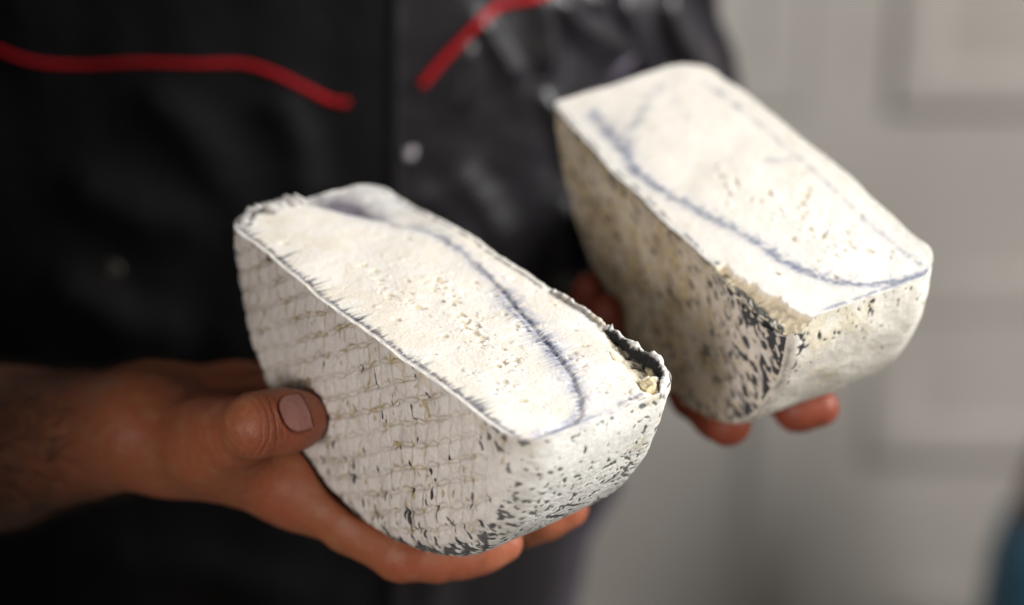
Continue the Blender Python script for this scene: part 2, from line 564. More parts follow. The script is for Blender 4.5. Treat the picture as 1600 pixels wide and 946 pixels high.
        ash_r = ash_specks(np.stack([Y, arc], -1), dens, stretch=(1.1, 1.4), scale=520, seed=15.0)
        ash = np.where(rimw > 0.5, ash_r, ash_f)
        line = gauss(rq - 0.995 - 0.004 * noise_md, 0.012) * facew * sstep(4, 8, ang) * sstep(85, 50, ang) * sstep(-0.35, 0.1, noise_md + 0.2)
        ash = np.maximum(ash, line)
        c = np.broadcast_to(np.array([0.60, 0.545, 0.475]), P.shape).copy()
        c = lerp3(c, [0.82, 0.79, 0.69], rimw)
        c = lerp3(c, [0.31, 0.245, 0.15], np.clip(facew * (1 - near) * (0.50 + 0.45 * sstep(-0.4, 0.5, noise_lo + 0.5 * noise_md)), 0, 1))  # brown mottling, plus painted shade away from the near end
        c = lerp3(c, [0.44, 0.35, 0.18], 0.6 * facew * sstep(0.2, 0.6, noise_md) * (0.4 + 0.6 * (1 - near)))
        c = lerp3(c, [0.70, 0.655, 0.62], 0.6 * facew * near * sstep(-0.1, 0.5, -noise_md))
        c = lerp3(c, [0.62, 0.53, 0.30], 0.4 * rimw * sstep(0.1, 0.6, noise_lo + 0.4 * noise_md))
        c = c * (1 + 0.08 * noise_md[..., None])
        edgeblack = gauss(rq - 0.9, 0.4) * 0
        tl = sstep(0.005, 0.0008, -Z) * facew * sstep(-0.1, 0.3, noise_md + 0.15)
        ash = np.maximum(ash, tl * 0.8)
    # white skin at the very edge of the cut
    lipw = sstep(0.0018 + 0.0008 * noise_md, 0.0004, -Z) * (1.0 if k == 0 else 0.3) * 0.85 * sstep(-0.6, 0.1, noise_md + 0.6 * noise_hi)
    c = lerp3(c, ASH, np.clip(ash, 0, 1) * 0.97)
    c = lerp3(c, [0.84, 0.82, 0.78], lipw)
    disp = disp - ash * 0.00025
    Pn = P + Nn * (disp * np.clip(edge, 0.15, 1))[..., None]
    Pn = Pn + lumpy(P, k)
    # the top of the rind follows the cut; where the corner is chipped the rind is broken down with it (second half only)
    top = cut_height(k, X, np.clip(Y, 0.0, T))
    if k == 0:
        top = np.where((X > 0.04) & (Y > T * 0.5), 0.0, top)
    lift = sstep(-0.010, 0.0, Z)
    Pn[..., 2] = np.where(top < -0.0015, np.minimum(Pn[..., 2], top + 0.0002), Pn[..., 2] + top * lift)
    V = Pn.reshape(-1, 3)
    F = grid_faces(nt, P.shape[1], flip=True)
    F = F
    rind = mesh_object('rind', V, F, m_rind, root, c.reshape(-1, 3))

    # ---- cut face
    nx, nyy = ((620, 250), (520, 215))[k]
    # outline of the cut in y, x: same profile as the rind, sampled without the flat faces
    m0 = (pr_[:, 0] >= R - max(e1, e2) - 1e-6)
    py_, px_ = pr_[:, 1][m0], pr_[:, 0][m0]
    o = np.argsort(py_)
    vs = np.linspace(0, 1, nyy)
    us = np.linspace(-1, 1, nx)
    U, Vv = np.meshgrid(us, vs, indexing='ij')
    y = py_.min() + Vv * (py_.max() - py_.min())
    half = np.interp(y, py_[o], px_[o])
    x = U * half
    # the bulge of the faces: stretch y with x
    bul = (0.0022, 0.003)[k]
    y = y + (np.where(Vv < 0.5, -1, 1) * np.abs(2 * Vv - 1) ** 3) * bul * np.clip(1 - (x / R) ** 2, 0, 1)
    z = cut_height(k, x, np.clip(y, 0, T))
    dl = (y - py_.min() + bul * (1 - (x / R) ** 2))                        # distance from the left edge
    dr_ = (py_.max() - y + bul * (1 - (x / R) ** 2))
    dn = R - x
    df = R + x
    dmin = np.minimum(np.minimum(dl, dr_), np.minimum(dn, df))
    inner = sstep(0.0, 0.0025, dmin)
    g1 = fbm(np.stack([x * 900, y * 900, x * 0 + k], -1), 2)
    g2 = fbm(np.stack([x * 260, y * 260, x * 0 + k + 5], -1), 3)
    g3 = fbm(np.stack([x * 60, y * 60, x * 0 + k + 9], -1), 3)
    centres = [np.array([(-14, 20), (0, 38), (41, 25), (50, 26), (-12, 44), (36, 45), (23, 31), (57, 15), (80, 48), (60, 50), (48, 30), (-2, 22)]),
               np.array([(57, 48), (42, 44), (24, 36), (69, 32), (7, 31), (60, 40), (30, 50)])][k] / 1000
    pits = pits_field(x, y, centres, (150, 70)[k], 4 + k, 0.0075)
    chip = chip_mask(k, x, y)
    bits = pits_field(x, y, centres, (170, 80)[k], 24 + k, 0.010)
    z = z + inner * 0.00035 * bits * (1 - chip)
    z = z + inner * (0.00008 * g1 + 0.00008 * g2 - 0.00055 * pits * (1 - chip) + chip * 0.0005 * g2)
    P2 = np.stack([x, y], -1)
    streaky = fbm(np.stack([x * 1300, (y + 0.25 * x) * 90, x * 0 + 3], -1), 2)
    c = np.broadcast_to(PASTE, x.shape + (3,)).copy()
    c = lerp3(c, WHITE_PASTE, np.clip(sstep(-0.3, 0.5, g3 + (0.25 if k == 0 else 0.8)) * 0.6 + sstep(0.0, 0.08, x) * 0.4, 0, 1))
    c = c * (1 + 0.025 * g2[..., None])
    c = lerp3(c, [0.72, 0.62, 0.43], pits * 0.7 * (1 - chip))
    c = lerp3(c, [0.72, 0.63, 0.45], sstep(0.45, 0.8, g2 + 0.3 * g3) * 0.35)
    if k == 0:
        g4 = fbm(np.stack([x * 110, y * 110, x * 0 + 31], -1), 3)
        d, s = poly_dist(P2 + 0.0012 * np.stack([g2, -g2], -1) + 0.0003 * np.stack([g1, g1], -1) + 0.0007 * np.stack([g4, g4], -1), VEIN1)
        w = np.interp(s, [0, .12, .25, .38, .45, .52, .60, .72, .80, .88, 1], [3.0, 2.4, 2.0, 1.7, 1.8, 3.2, 2.6, 3.2, 2.2, 1.6, 1.1]) / 1000
        core = gauss(d, w * 0.95) * (0.50 + 0.50 * sstep(-0.5, 0.3, streaky)) * (0.72 + 0.28 * sstep(-0.5, 0.4, g4))
        halo = gauss(d, w * 2.3) * 0.55 * sstep(-0.8, 0.4, g2 + streaky)
        d2, s2 = poly_dist(P2 + 0.0005 * np.stack([g2, -g2], -1), VEIN1B)
        core2 = gauss(d2, 0.0008) * 0.7 * sstep(-0.3, 0.5, streaky + g2) * np.sin(np.pi * s2)
        vein = np.clip(core + core2, 0, 1)
        c = lerp3(c, [0.34, 0.37, 0.52], np.clip(halo * np.interp(s, [0, .4, .5, .75, .9], [.7, .7, 1.25, 1.3, .9]), 0, 1))
        c = lerp3(c, VEIN, vein * np.interp(s, [0, .3, .4, .75, .85, 1], [.9, .85, .85, .95, .8, .6]))
        dark = gauss(d, 0.0007) * sstep(0.42, 0.5, s) * sstep(0.80, 0.7, s) * sstep(0.1, 0.5, g2)
        c = lerp3(c, [0.02, 0.03, 0.05], dark * 0.8)
        # grey mould on the broken layer at the far end
        far = sstep(-0.022, -0.066, x + (y - 0.045) * 0.2) * sstep(0.0, 0.005, y - np.interp(x, [-0.092, -0.0814, -0.0668, -0.056, -0.048, -0.0347, -0.0177], [0.024, 0.034, 0.0445, 0.051, 0.0565, 0.0605, 0.0605]))
        gm = far * (0.12 * sstep(-0.4, 0.4, g3) + 1.3 * gauss(np.hypot((x + 0.073) / 1.7, y - 0.0465), 0.0095 + 0.002 * g2))
        c = lerp3(c, [0.58, 0.60, 0.63], far * 0.45)
        c = lerp3(c, [0.13, 0.11, 0.14], np.clip(gm, 0, 1) * 0.95)
        # streaks of ash dragged in from the left edge
        L1 = np.random.default_rng(5)
        lx = (x + 0.02 * y)
        comb = fbm(np.stack([lx * 620, x * 0, x * 0 + 2.2], -1), 2)
        combf = fbm(np.stack([lx * 1700, y * 60, x * 0 + 7.2], -1), 2)
        env = 0.25 + 0.9 * sstep(-0.2, 0.7, fbm(np.stack([x * 55, x * 0, x * 0 + 1.2], -1), 2))
        length = (0.0016 + 0.0170 * np.clip(comb * 0.9 + 0.10, 0, 1) ** 1.2 * env)
        st = sstep(1.0, 0.25, (dl - 0.0016) / length) * sstep(0.0010, 0.0018, dl) * (0.5 + 0.5 * sstep(-0.5, 0.2, combf))
        st = st * np.interp(x, [-.09, -.08, -.03, 0.0, .03, .07, .09], [.9, .95, .75, .9, .6, .95, .8])
        band = gauss(dl - 0.0024 - 0.0005 * g2, 0.0012) * sstep(-0.5, 0.3, g2 + comb)
        c = lerp3(c, [0.045, 0.05, 0.085], np.clip(np.maximum(st * 0.95, band * 0.85), 0, 1))
        for (sx, ln) in ((-0.0027, 0.0115), (-0.0535, 0.017), (0.006, 0.008), (0.0525, 0.0085), (0.0445, 0.007), (0.066, 0.008), (-0.034, 0.010), (-0.075, 0.012)):
            q = gauss(x - sx + 0.10 * (dl - 0.004) + 0.0004 * g2, 0.0009 * (1 - dl / ln * 0.7).clip(0.1, 1)) * sstep(ln, ln * 0.3, dl) * sstep(0.0009, 0.002, dl)
            c = lerp3(c, [0.03, 0.035, 0.06], np.clip(q * sstep(-0.8, 0.2, g1 + 0.4), 0, 1) * 0.9)
        # blue line along the near edge, dark line along the back edge
        ne = gauss(dn - 0.0022 - 0.0006 * g2, 0.0011) * sstep(0.005, 0.012, y) * (1 - chip)
        c = lerp3(c, [0.24, 0.28, 0.40], ne * 0.7 * sstep(-0.6, 0.3, g2))
        be = gauss(dr_ - 0.0022 - 0.0005 * g2, 0.0010) * sstep(-0.6, 0.3, g2) * (1 - chip)
        c = lerp3(c, [0.06, 0.07, 0.09], be * 0.75)
        c = lerp3(c, [0.80, 0.71, 0.53], chip * 0.8)
        for (sx, sy, sr) in ((0.0035, 0.0335, 0.0008), (0.024, 0.0335, 0.0004)):
            c = lerp3(c, [0.02, 0.07, 0.07], gauss(np.hypot(x - sx, y - sy), sr))
    else:
        g4 = fbm(np.stack([x * 110, y * 110, x * 0 + 31], -1), 3)
        d, s = poly_dist(P2 + 0.0014 * np.stack([g2, -g2], -1) + 0.0008 * np.stack([g4, g4], -1), VEIN2)
        w = np.interp(s, [0, .08, .2, .3, .5, .8, 1], [2.8, 3.0, 2.4, 1.7, 2.0, 1.5, 1.1]) / 1000
        core = gauss(d, w * 1.0) * (0.55 + 0.45 * sstep(-0.5, 0.3, streaky)) * (0.72 + 0.28 * sstep(-0.5, 0.4, g4))
        halo = gauss(d, w * 2.4) * 0.5 * sstep(-0.8, 0.4, g2 + streaky)
        c = lerp3(c, [0.38, 0.41, 0.52], halo)
        c = lerp3(c, [0.12, 0.155, 0.25], np.clip(core * 1.15, 0, 1) * 0.85)
        for poly, ww, aa in ((VEIN2B, 0.0028, 0.60), (VEIN2C, 0.0015, 0.72), (VEIN2D, 0.0016, 0.4)):
            d, s = poly_dist(P2 + 0.0008 * np.stack([g2, -g2], -1), poly)
            c = lerp3(c, [0.16, 0.20, 0.28], gauss(d, ww) * aa * sstep(-0.7, 0.2, g2 + 0.3) * (0.25 + 0.75 * sstep(-0.4, 0.5, g4)))
        lb = gauss(dl - 0.0016 - 0.0006 * g2, 0.0009) * sstep(-0.3, 0.3, g2 + 0.15) * (1 - chip)
        c = lerp3(c, [0.10, 0.13, 0.17], lb * 0.85)
        ne = gauss(dn - 0.0016 - 0.0004 * g2, 0.0011) * sstep(0.012, 0.02, y)
        c = lerp3(c, [0.16, 0.21, 0.32], ne * 0.7 * sstep(-1.2, 0.3, g2))
        c = lerp3(c, [0.80, 0.70, 0.50], chip * 0.9)
        c = lerp3(c, [0.80, 0.76, 0.66], sstep(0.0055, 0.0035, dr_) * 0.6)
    skin = sstep(0.0011, 0.0004, dmin + 0.0009 * g2 + 0.0004 * g1) * (1 - chip) * 0.8
    c = lerp3(c, [0.84, 0.82, 0.78], skin)
    V = np.stack([x, y, z], -1)
    V = V + lumpy(np.stack([x, y, x * 0], -1), k)
    V[..., 2] += 0.00025 * g2 * (1 - inner)
    F = grid_faces(nx, nyy)
    mesh_object('cut_face', V.reshape(-1, 3), F, m_paste, root, c.reshape(-1, 3))
    return root


def ragged_lip(name, root, path, height, depth, thick, mat, seed, black, n=180, mcs=18, tan=0.0, z0=0.0, white=1.0):
    """a torn strip of rind standing along the edge of the cut: path of (x, y, inward dx, inward dy)"""
    P = smooth_line(np.array(path), n)
    xy, inn = P[:, :2], P[:, 2:4] / np.linalg.norm(P[:, 2:4], axis=1)[:, None]
    s = np.linspace(0, 1, n)
    ends = np.minimum(1, np.minimum(s, 1 - s) / 0.08)
    rag = 0.60 + 0.50 * fbm(np.stack([s * 7, s * 0 + seed, s * 0], -1), 3) + 0.14 * fbm(np.stack([s * 21, s * 0 + seed, s * 0], -1), 2)
    hgt = height * np.clip(rag, 0.05, 1.5) * ends
    dep = depth * (0.4 + 0.6 * ends)
    th = thick * (0.7 + 0.5 * np.clip(rag, 0, 1)) * (0.3 + 0.7 * ends)
    a = np.linspace(0, 2 * math.pi, mcs, endpoint=False)
    ca, sa = np.cos(a), np.sin(a)
    # superellipse section, from outside low over the crest to inside low
    sx = np.sign(ca) * np.abs(ca) ** 0.7
    sz = np.sign(sa) * np.abs(sa) ** 0.7
    zz = (hgt - dep)[:, None] / 2 + sz[None] * (hgt + dep)[:, None] / 2
    off = th[:, None] * (0.5 + 0.5 * sx[None]) - 0.0008
    X = xy[:, 0][:, None] + inn[:, 0][:, None] * off
    Y = xy[:, 1][:, None] + inn[:, 1][:, None] * off
    V = np.stack([X, Y, zz + z0], -1)
    nz = np.stack([fbm(V * 260 + seed, 4), fbm(V * 260 + seed + 30, 4), fbm(V * 260 + seed + 60, 4)], -1)
    V = V + nz * np.array([0.0008, 0.0008, 0.0006]) + lumpy(V, 0)
    nn = fbm(V * 300 + seed, 3)
    inside = sstep(-0.1, 0.5, sx[None] + 0.3 * nn)
    crest = sstep(0.55, 0.95, sz[None] - 0.25 * sx[None] + 0.35 * nn)
    c = np.broadcast_to(np.array([0.66, 0.64, 0.60]), V.shape).copy()
    bl = np.clip(inside * sstep(-0.85, -0.3, sz[None] + 0.5 * nn) * black + sstep(0.25, 0.5, nn) * 0.8 * black, 0, 1)
    if white < 0.5:
        bl = np.maximum(bl, sstep(-0.45, -0.15, nn))
    c = lerp3(c, [0.010, 0.011, 0.012], bl)
    c = lerp3(c, [0.68, 0.58, 0.40], np.clip(inside * sstep(-0.2, -0.7, sz[None] + 0.4 * nn), 0, 1))
    c = lerp3(c, [0.78, 0.77, 0.74], crest * sstep(-0.35, 0.05, nn) * (1 - tan) * white)
    c = lerp3(c, [0.55, 0.46, 0.30], np.full(V.shape[:2], tan) * sstep(-0.2, 0.4, nn))
    F = grid_faces(n, mcs)
    I = np.arange(n * mcs).reshape(n, mcs)
    F = np.vstack([F, np.stack([I[:-1, -1], I[1:, -1], I[1:, 0], I[:-1, 0]], -1)])
    return mesh_object(name, V.reshape(-1, 3), F, mat, root, c.reshape(-1, 3))


cheese_a = build_cheese(0, 'half wheel of white cheese with basket-weave rind in front, thumb pressed on it')
m_torn = material('torn_rind', attr=True, rough=0.8, spec=0.3, bump=[(1600, 0.5, 0.0005)])
ragged_lip('torn_rind', cheese_a, [(0.047, 0.0722, 0, -1), (0.056, 0.0724, 0, -1), (0.068, 0.0720, 0, -1), (0.078, 0.0712, -0.1, -1), (0.0855, 0.0680, -0.5, -0.9), (0.0895, 0.0640, -1, -0.6), (0.0915, 0.0600, -1, -0.1)],
           0.0040, 0.0070, 0.0028, m_torn, 3.0, 1.0)
ragged_lip('torn_rind', cheese_a, [(0.019, 0.0735, 0, -1), (0.026, 0.0733, 0, -1), (0.034, 0.0731, 0, -1), (0.043, 0.0727, 0, -1), (0.0485, 0.0724, 0, -1)],
           0.0022, 0.0030, 0.0022, m_torn, 6.0, 0.55, n=120, tan=0.5)
ragged_lip('torn_rind', cheese_a, [(-0.0835, 0.0030, 1, 0.6), (-0.0885, 0.0075, 1, 0.3), (-0.0910, 0.0130, 1, 0.1), (-0.0920, 0.0190, 1, 0)],
           0.0034, 0.0040, 0.0042, m_torn, 9.0, 0.8, n=120)
ragged_lip('torn_rind', cheese_a, [(-0.0915, 0.0170, 1, 0), (-0.0918, 0.0220, 1, 0), (-0.0918, 0.0290, 1, 0), (-0.0915, 0.0350, 1, 0)],
           0.0030, 0.0040, 0.0085, m_torn, 12.0, 0.10, n=120)


def crumb(name, root, loc, size, seed, col, mat):
    bm = bmesh.new()
    bmesh.ops.create_icosphere(bm, subdivisions=5, radius=1)
    V = np.array([v.co for v in bm.verts])
    F = np.array([[v.index for v in f.verts] for f in bm.faces])
    bm.free()
    d = 1 + 0.28 * fbm(V * 1.3 + seed, 3) + 0.09 * fbm(V * 5 + seed, 3)
    n = fbm(V * 3 + seed, 3)
    c = lerp3(np.broadcast_to(np.array(col), V.shape).copy(), [0.80, 0.76, 0.66], sstep(0.0, 0.5, n))
    V = V * d[:, None] * np.array(size) + np.array(loc)
    return mesh_object(name, V, F, mat, root, c)


crumb('crumb', cheese_a, (0.0862, 0.0612, -0.0032), (0.0042, 0.0048, 0.0048), 2.0, (0.76, 0.66, 0.42), m_paste)
crumb('crumb', cheese_a, (0.0700, 0.0655, -0.0050), (0.0026, 0.0022, 0.0016), 5.0, (0.70, 0.60, 0.38), m_paste)
crumb('crumb', cheese_a, (0.0640, 0.0618, -0.0006), (0.0034, 0.0011, 0.0009), 8.0, (0.76, 0.68, 0.48), m_paste)
cheese_b = build_cheese(1, 'half wheel of white cheese behind on the right, with brown-mottled rind and chipped near corner')
ragged_lip('torn_rind', cheese_b, [(0.0410, -0.0008, 0, 1), (0.0520, -0.0014, 0, 1), (0.0620, -0.0014, 0, 1), (0.0720, -0.0010, 0, 1), (0.0820, -0.0004, -0.2, 1), (0.0880, 0.0014, -0.6, 1)],
           0.0022, 0.0040, 0.0028, m_torn, 15.0, 1.0, z0=-0.0042, white=0.15)


# ------------------------------------------------------------------ person: skin as an implicit surface
def surface_nets(F, org, h):
    S = F < 0
    cnt = np.zeros(tuple(n - 1 for n in F.shape), np.int8)
    for dx in (0, 1):
        for dy in (0, 1):
            for dz in (0, 1):
                cnt += S[dx:F.shape[0] - 1 + dx, dy:F.shape[1] - 1 + dy, dz:F.shape[2] - 1 + dz]
    act = (cnt > 0) & (cnt < 8)
    I = np.argwhere(act)
    idx = np.full(act.shape, -1, np.int64)
    idx[act] = np.arange(len(I))
    corners = [(a, b, c) for a in (0, 1) for b in (0, 1) for c in (0, 1)]
    val = {k: F[I[:, 0] + k[0], I[:, 1] + k[1], I[:, 2] + k[2]] for k in corners}
    acc = np.zeros((len(I), 3)); n = np.zeros(len(I))
    for a in corners:
        for ax in range(3):
            if a[ax] == 0:
                b = list(a); b[ax] = 1; b = tuple(b)
                va, vb = val[a], val[b]
                m = (va < 0) != (vb < 0)
                t = np.where(m, va / np.where(m, va - vb, 1), 0)
                p = np.array(a, float)[None].repeat(len(I), 0)
                p[:, ax] += t
                acc[m] += p[m]; n[m] += 1
    V = (I + acc / n[:, None]) * h + org
    quads = []
    for ax in range(3):
        sl0 = [slice(None)] * 3; sl1 = [slice(None)] * 3
        sl0[ax] = slice(0, -1); sl1[ax] = slice(1, None)
        ch = S[tuple(sl0)] != S[tuple(sl1)]
        E = np.argwhere(ch)
        o1, o2 = [a for a in range(3) if a != ax]
        m = (E[:, o1] > 0) & (E[:, o2] > 0) & (E[:, o1] < F.shape[o1] - 1) & (E[:, o2] < F.shape[o2] - 1)
        E = E[m]
        inside = S[E[:, 0], E[:, 1], E[:, 2]]
        def g(d1, d2):
            q = E.copy(); q[:, o1] -= d1; q[:, o2] -= d2
            return idx[q[:, 0], q[:, 1], q[:, 2]]
        Q = np.stack([g(1, 1), g(0, 1), g(0, 0), g(1, 0)], -1)
        fl = inside if ax != 1 else ~inside
        Q[~fl] = Q[~fl][:, ::-1]
        quads.append(Q)
    return V, np.vstack(quads)


class Field:
    def __init__(self, lo, hi, h):
        self.h = h
        self.lo = np.array(lo, float)
        self.n = np.ceil((np.array(hi) - self.lo) / h).astype(int) + 1
        self.F = None

    def blank(self):
        return np.full(self.n, 0.05, np.float32)

    def window(self, a, b):
        i0 = np.clip(np.floor((a - self.lo) / self.h).astype(int), 0, self.n - 1)
        i1 = np.clip(np.ceil((b - self.lo) / self.h).astype(int) + 1, 1, self.n)
        i1 = np.maximum(i1, i0 + 1)
        sl = tuple(slice(p, q) for p, q in zip(i0, i1))
        ax = [self.lo[k] + np.arange(i0[k], i1[k]) * self.h for k in range(3)]
        return sl, ax

    def cone(self, G, a, b, ra, rb, k, extra=0.0):
        a, b = np.asarray(a, float), np.asarray(b, float)
        m = max(ra, rb) + k + 0.006 + extra
        sl, ax = self.window(np.minimum(a, b) - m, np.maximum(a, b) + m)
        X = ax[0][:, None, None] - a[0]; Y = ax[1][None, :, None] - a[1]; Z = ax[2][None, None, :] - a[2]
        d = b - a
        L2 = d @ d + 1e-12
        t = np.clip((X * d[0] + Y * d[1] + Z * d[2]) / L2, 0, 1)
        dist = np.sqrt((X - t * d[0]) ** 2 + (Y - t * d[1]) ** 2 + (Z - t * d[2]) ** 2) - (ra + (rb - ra) * t)
        g = G[sl]
        if k > 0:
            h = np.clip(0.5 + 0.5 * (g - dist) / k, 0, 1)
            G[sl] = g * (1 - h) + dist * h - k * h * (1 - h)
        else:
            G[sl] = np.minimum(g, dist)

    def ball(self, G, c, r, k):
        self.cone(G, c, np.asarray(c) + 1e-5, r, r, k)


def smin(a, b, k):
    h = np.clip(0.5 + 0.5 * (a - b) / k, 0, 1)
    return a * (1 - h) + b * h - k * h * (1 - h)


def cheese_sdf(k, P):
    Mw, ow = CHW[k]
    q = (P - ow) @ Mw
    e = 0.010
    r = np.hypot(q[..., 0], q[..., 2]) - (R - e)
    yy = np.abs(q[..., 1] - T / 2) - (T / 2 + 0.001 - e)
    d = np.minimum(np.maximum(r, yy), 0) + np.hypot(np.maximum(r, 0), np.maximum(yy, 0)) - e
    return np.maximum(d, q[..., 2] - 0.001)


def carve(fld, G, k, gap=0.0004):
    Mw, ow = CHW[k]
    c = ow + Mw @ np.array([0, T / 2, -R / 2])
    sl, ax = fld.window(c - 0.125, c + 0.125)
    P = np.stack(np.meshgrid(*ax, indexing='ij'), -1)
    d = -(cheese_sdf(k, P) - gap)
    g = G[sl]
    kk = 0.0015
    h = np.clip(0.5 - 0.5 * (g - d) / kk, 0, 1)
    G[sl] = g * (1 - h) + d * h + kk * h * (1 - h)


def cw(k, x, y, z):
    Mw, ow = CHW[k]
    return ow + Mw @ np.array([x, y, z])


def polar(k, deg, y, rad):
    a = math.radians(deg)
    return cw(k, rad * math.cos(a), y, -rad * math.sin(a))


def build_hand(fld, palm, fingers, kpalm=0.013):
    """palm: list of (a, b, ra, rb); fingers: list of joint chains [(point, radius), ...] rooted in the palm"""
    P = fld.blank()
    for (a, b, ra, rb) in palm:
        fld.cone(P, a, b, ra, rb, kpalm, 0.022)
    out = P.copy()
    for ch in fingers:
        G = fld.blank()
        for (p, r), (q, s) in zip(ch[:-1], ch[1:]):
            fld.cone(G, p, q, r, s, 0.0035, 0.026 if ch is fingers[0] else 0.008)
        out = np.minimum(out, smin(P, G, 0.022 if ch is fingers[0] else 0.010))
    return out


# ---- right hand (under the front cheese)
wrist = at(225, 668, 0.818)
fore1 = at(0, 700, 0.868)
elbow_r = at(-370, 742, 0.975)
thumb_tip = at(464, 656, 0.7545)
thumb_mid = at(440, 659, 0.7490)
thumb_ip = at(402, 664, 0.7440)
thumb_mcp = at(332, 694, 0.7800)
thumb_cmc = at(268, 690, 0.8060)
idx_mcp = at(462, 752, 0.7920)
idx_pip = at(628, 866, 0.7740)
idx_dip = at(726, 866, 0.7760)
idx_tip = at(786, 849, 0.7770)
mid_mcp = polar(0, 112, 0.010, R + 0.014)
mid_pip = at(722, 838, 0.808)
mid_dip = at(815, 820, 0.806)
mid_tip = at(891, 796, 0.803)
ring_mcp = polar(0, 121, 0.014, R + 0.013)
ring_pip = polar(0, 106, 0.046, R + 0.010)
ring_tip = polar(0, 96, 0.076, R + 0.0085)
pin_mcp = polar(0, 129, 0.020, R + 0.012)
pin_pip = polar(0, 124, 0.048, R + 0.009)
pin_tip = polar(0, 114, 0.072, R + 0.0075)
heel = at(375, 636, 0.850)

H1 = 0.0014
fld = Field((-0.44, 0.64, 1.02), (0.06, 0.99, 1.33), H1)
side = np.array([0.0, 0.55, 0.83]) * 0.0            # both forearm bones lie one behind the other as seen from the front
w_a, w_b = at(225, 672, 0.805), at(240, 655, 0.838)
f_a, f_b = at(-20, 706, 0.855), at(-20, 690, 0.895)
palm = [
    (elbow_r, fore1, 0.043, 0.0325), (fore1, wrist, 0.0325, 0.021),
    (f_a, w_a, 0.026, 0.0190), (f_b, w_b, 0.026, 0.0185),
    (w_a, thumb_cmc, 0.0185, 0.0165), (thumb_cmc, thumb_mcp, 0.0165, 0.0125),
    (wrist, idx_mcp, 0.0180, 0.0135), (w_b, mid_mcp, 0.017, 0.0130), (w_b, ring_mcp, 0.017, 0.012), (w_b, pin_mcp, 0.017, 0.011),
    (w_b, heel, 0.017, 0.0165), (heel, pin_mcp, 0.0165, 0.011),
    (thumb_cmc, idx_mcp, 0.0150, 0.0120), (thumb_mcp, idx_mcp, 0.0100, 0.0110),
    (idx_mcp, mid_mcp, 0.012, 0.012), (mid_mcp, ring_mcp, 0.011, 0.011), (ring_mcp, pin_mcp, 0.010, 0.010),
]
fingers = [
    [(thumb_mcp, 0.0125), (at(368, 676, 0.7600), 0.0120), (thumb_ip, 0.0118), (thumb_mid, 0.0117), (thumb_tip, 0.0113)],
    [(idx_mcp, 0.0135), (at(545, 818, 0.783), 0.0112), (idx_pip, 0.0104), (at(678, 872, 0.775), 0.0091), (idx_dip, 0.0091), (at(757, 858, 0.776), 0.0088), (idx_tip, 0.0078)],
    [(mid_mcp, 0.0130), (mid_pip, 0.0104), (mid_dip, 0.0090), (at(852, 808, 0.805), 0.0088), (mid_tip, 0.0076)],
    [(ring_mcp, 0.012), (ring_pip, 0.0095), (ring_tip, 0.0076)],
    [(pin_mcp, 0.011), (pin_pip, 0.0082), (pin_tip, 0.0066)],
]
G = build_hand(fld, palm, fingers)
carve(fld, G, 0)
Vr, Fr_ = surface_nets(G, fld.lo, H1)

# ---- left hand (under the cheese behind)
wrist_l = at(1085, 440, 0.968)
elbow_l = np.array([0.085, 1.150, 1.150])
lm_mid = polar(1, 112, 0.022, R + 0.014)
lm_idx = polar(1, 112, 0.044, R + 0.014)
lm_ring = polar(1, 116, 0.012, R + 0.014)
lm_pin = polar(1, 124, 0.010, R + 0.012)
lt_mid = at(1137, 661, 0.824)
lt_idx = at(1281, 637, 0.832)
fld2 = Field((-0.02, 0.66, 1.0), (0.22, 1.22, 1.36), 0.0018)
palm2 = [
    (elbow_l, wrist_l, 0.034, 0.024), (wrist_l, lm_mid, 0.020, 0.0135), (wrist_l, lm_idx, 0.020, 0.0135),
    (wrist_l, lm_ring, 0.018, 0.0125), (wrist_l, lm_pin, 0.018, 0.0115),
    (lm_mid, lm_idx, 0.012, 0.012), (lm_mid, lm_ring, 0.012, 0.012), (lm_ring, lm_pin, 0.011, 0.011),
    (wrist_l, polar(1, 128, 0.070, R + 0.016), 0.020, 0.015),
]
fingers2 = [
    [(lm_idx, 0.0130), (polar(1, 92, 0.047, R + 0.0105), 0.0102), (at(1246, 639, 0.833), 0.0092), (lt_idx, 0.0080)],
    [(lm_mid, 0.0130), (polar(1, 90, 0.016, R + 0.0105), 0.0104), (at(1120, 648, 0.838), 0.0100), (lt_mid, 0.0098)],
    [(lm_ring, 0.0125), (at(950, 506, 0.876), 0.0098), (at(953, 488, 0.862), 0.0086)],
    [(lm_pin, 0.0115), (at(922, 466, 0.886), 0.0085), (at(921, 449, 0.874), 0.0070)],
    [(polar(1, 128, 0.070, R + 0.016), 0.014), (polar(1, 112, 0.086, R + 0.006), 0.011), (polar(1, 100, 0.084, R - 0.012), 0.009)],
]
G2 = build_hand(fld2, palm2, fingers2)
carve(fld2, G2, 1)
Vl, Fl_ = surface_nets(G2, fld2.lo, 0.0018)

# ---- trunk, neck and upper arms (all of it inside the clothes)
BX = -0.114
BY = 1.095
shoulder_l = np.array([0.030, 1.12, 1.45])
shoulder_r = np.array([BX - 0.175, 1.12, 1.45])
fld3 = Field((-0.55, 0.85, 0.70), (0.25, 1.35, 1.66), 0.010)
B = fld3.blank()
for (a, b, ra, rb) in [((BX - 0.04, BY + 0.01, 1.36), (BX - 0.04, BY + 0.01, 0.90), 0.068, 0.068), ((BX + 0.03, BY + 0.01, 1.36), (BX + 0.03, BY + 0.01, 0.90), 0.068, 0.068),
                       (shoulder_l, (BX, BY, 1.40), 0.03, 0.05), (shoulder_r, (BX, BY, 1.42), 0.04, 0.06), ((BX, BY, 1.42), (BX, BY, 1.60), 0.055, 0.05),
                       (shoulder_l, elbow_l, 0.028, 0.028), (shoulder_r, elbow_r, 0.028, 0.028)]:
    fld3.cone(B, np.array(a), np.array(b), ra, rb, 0.03)
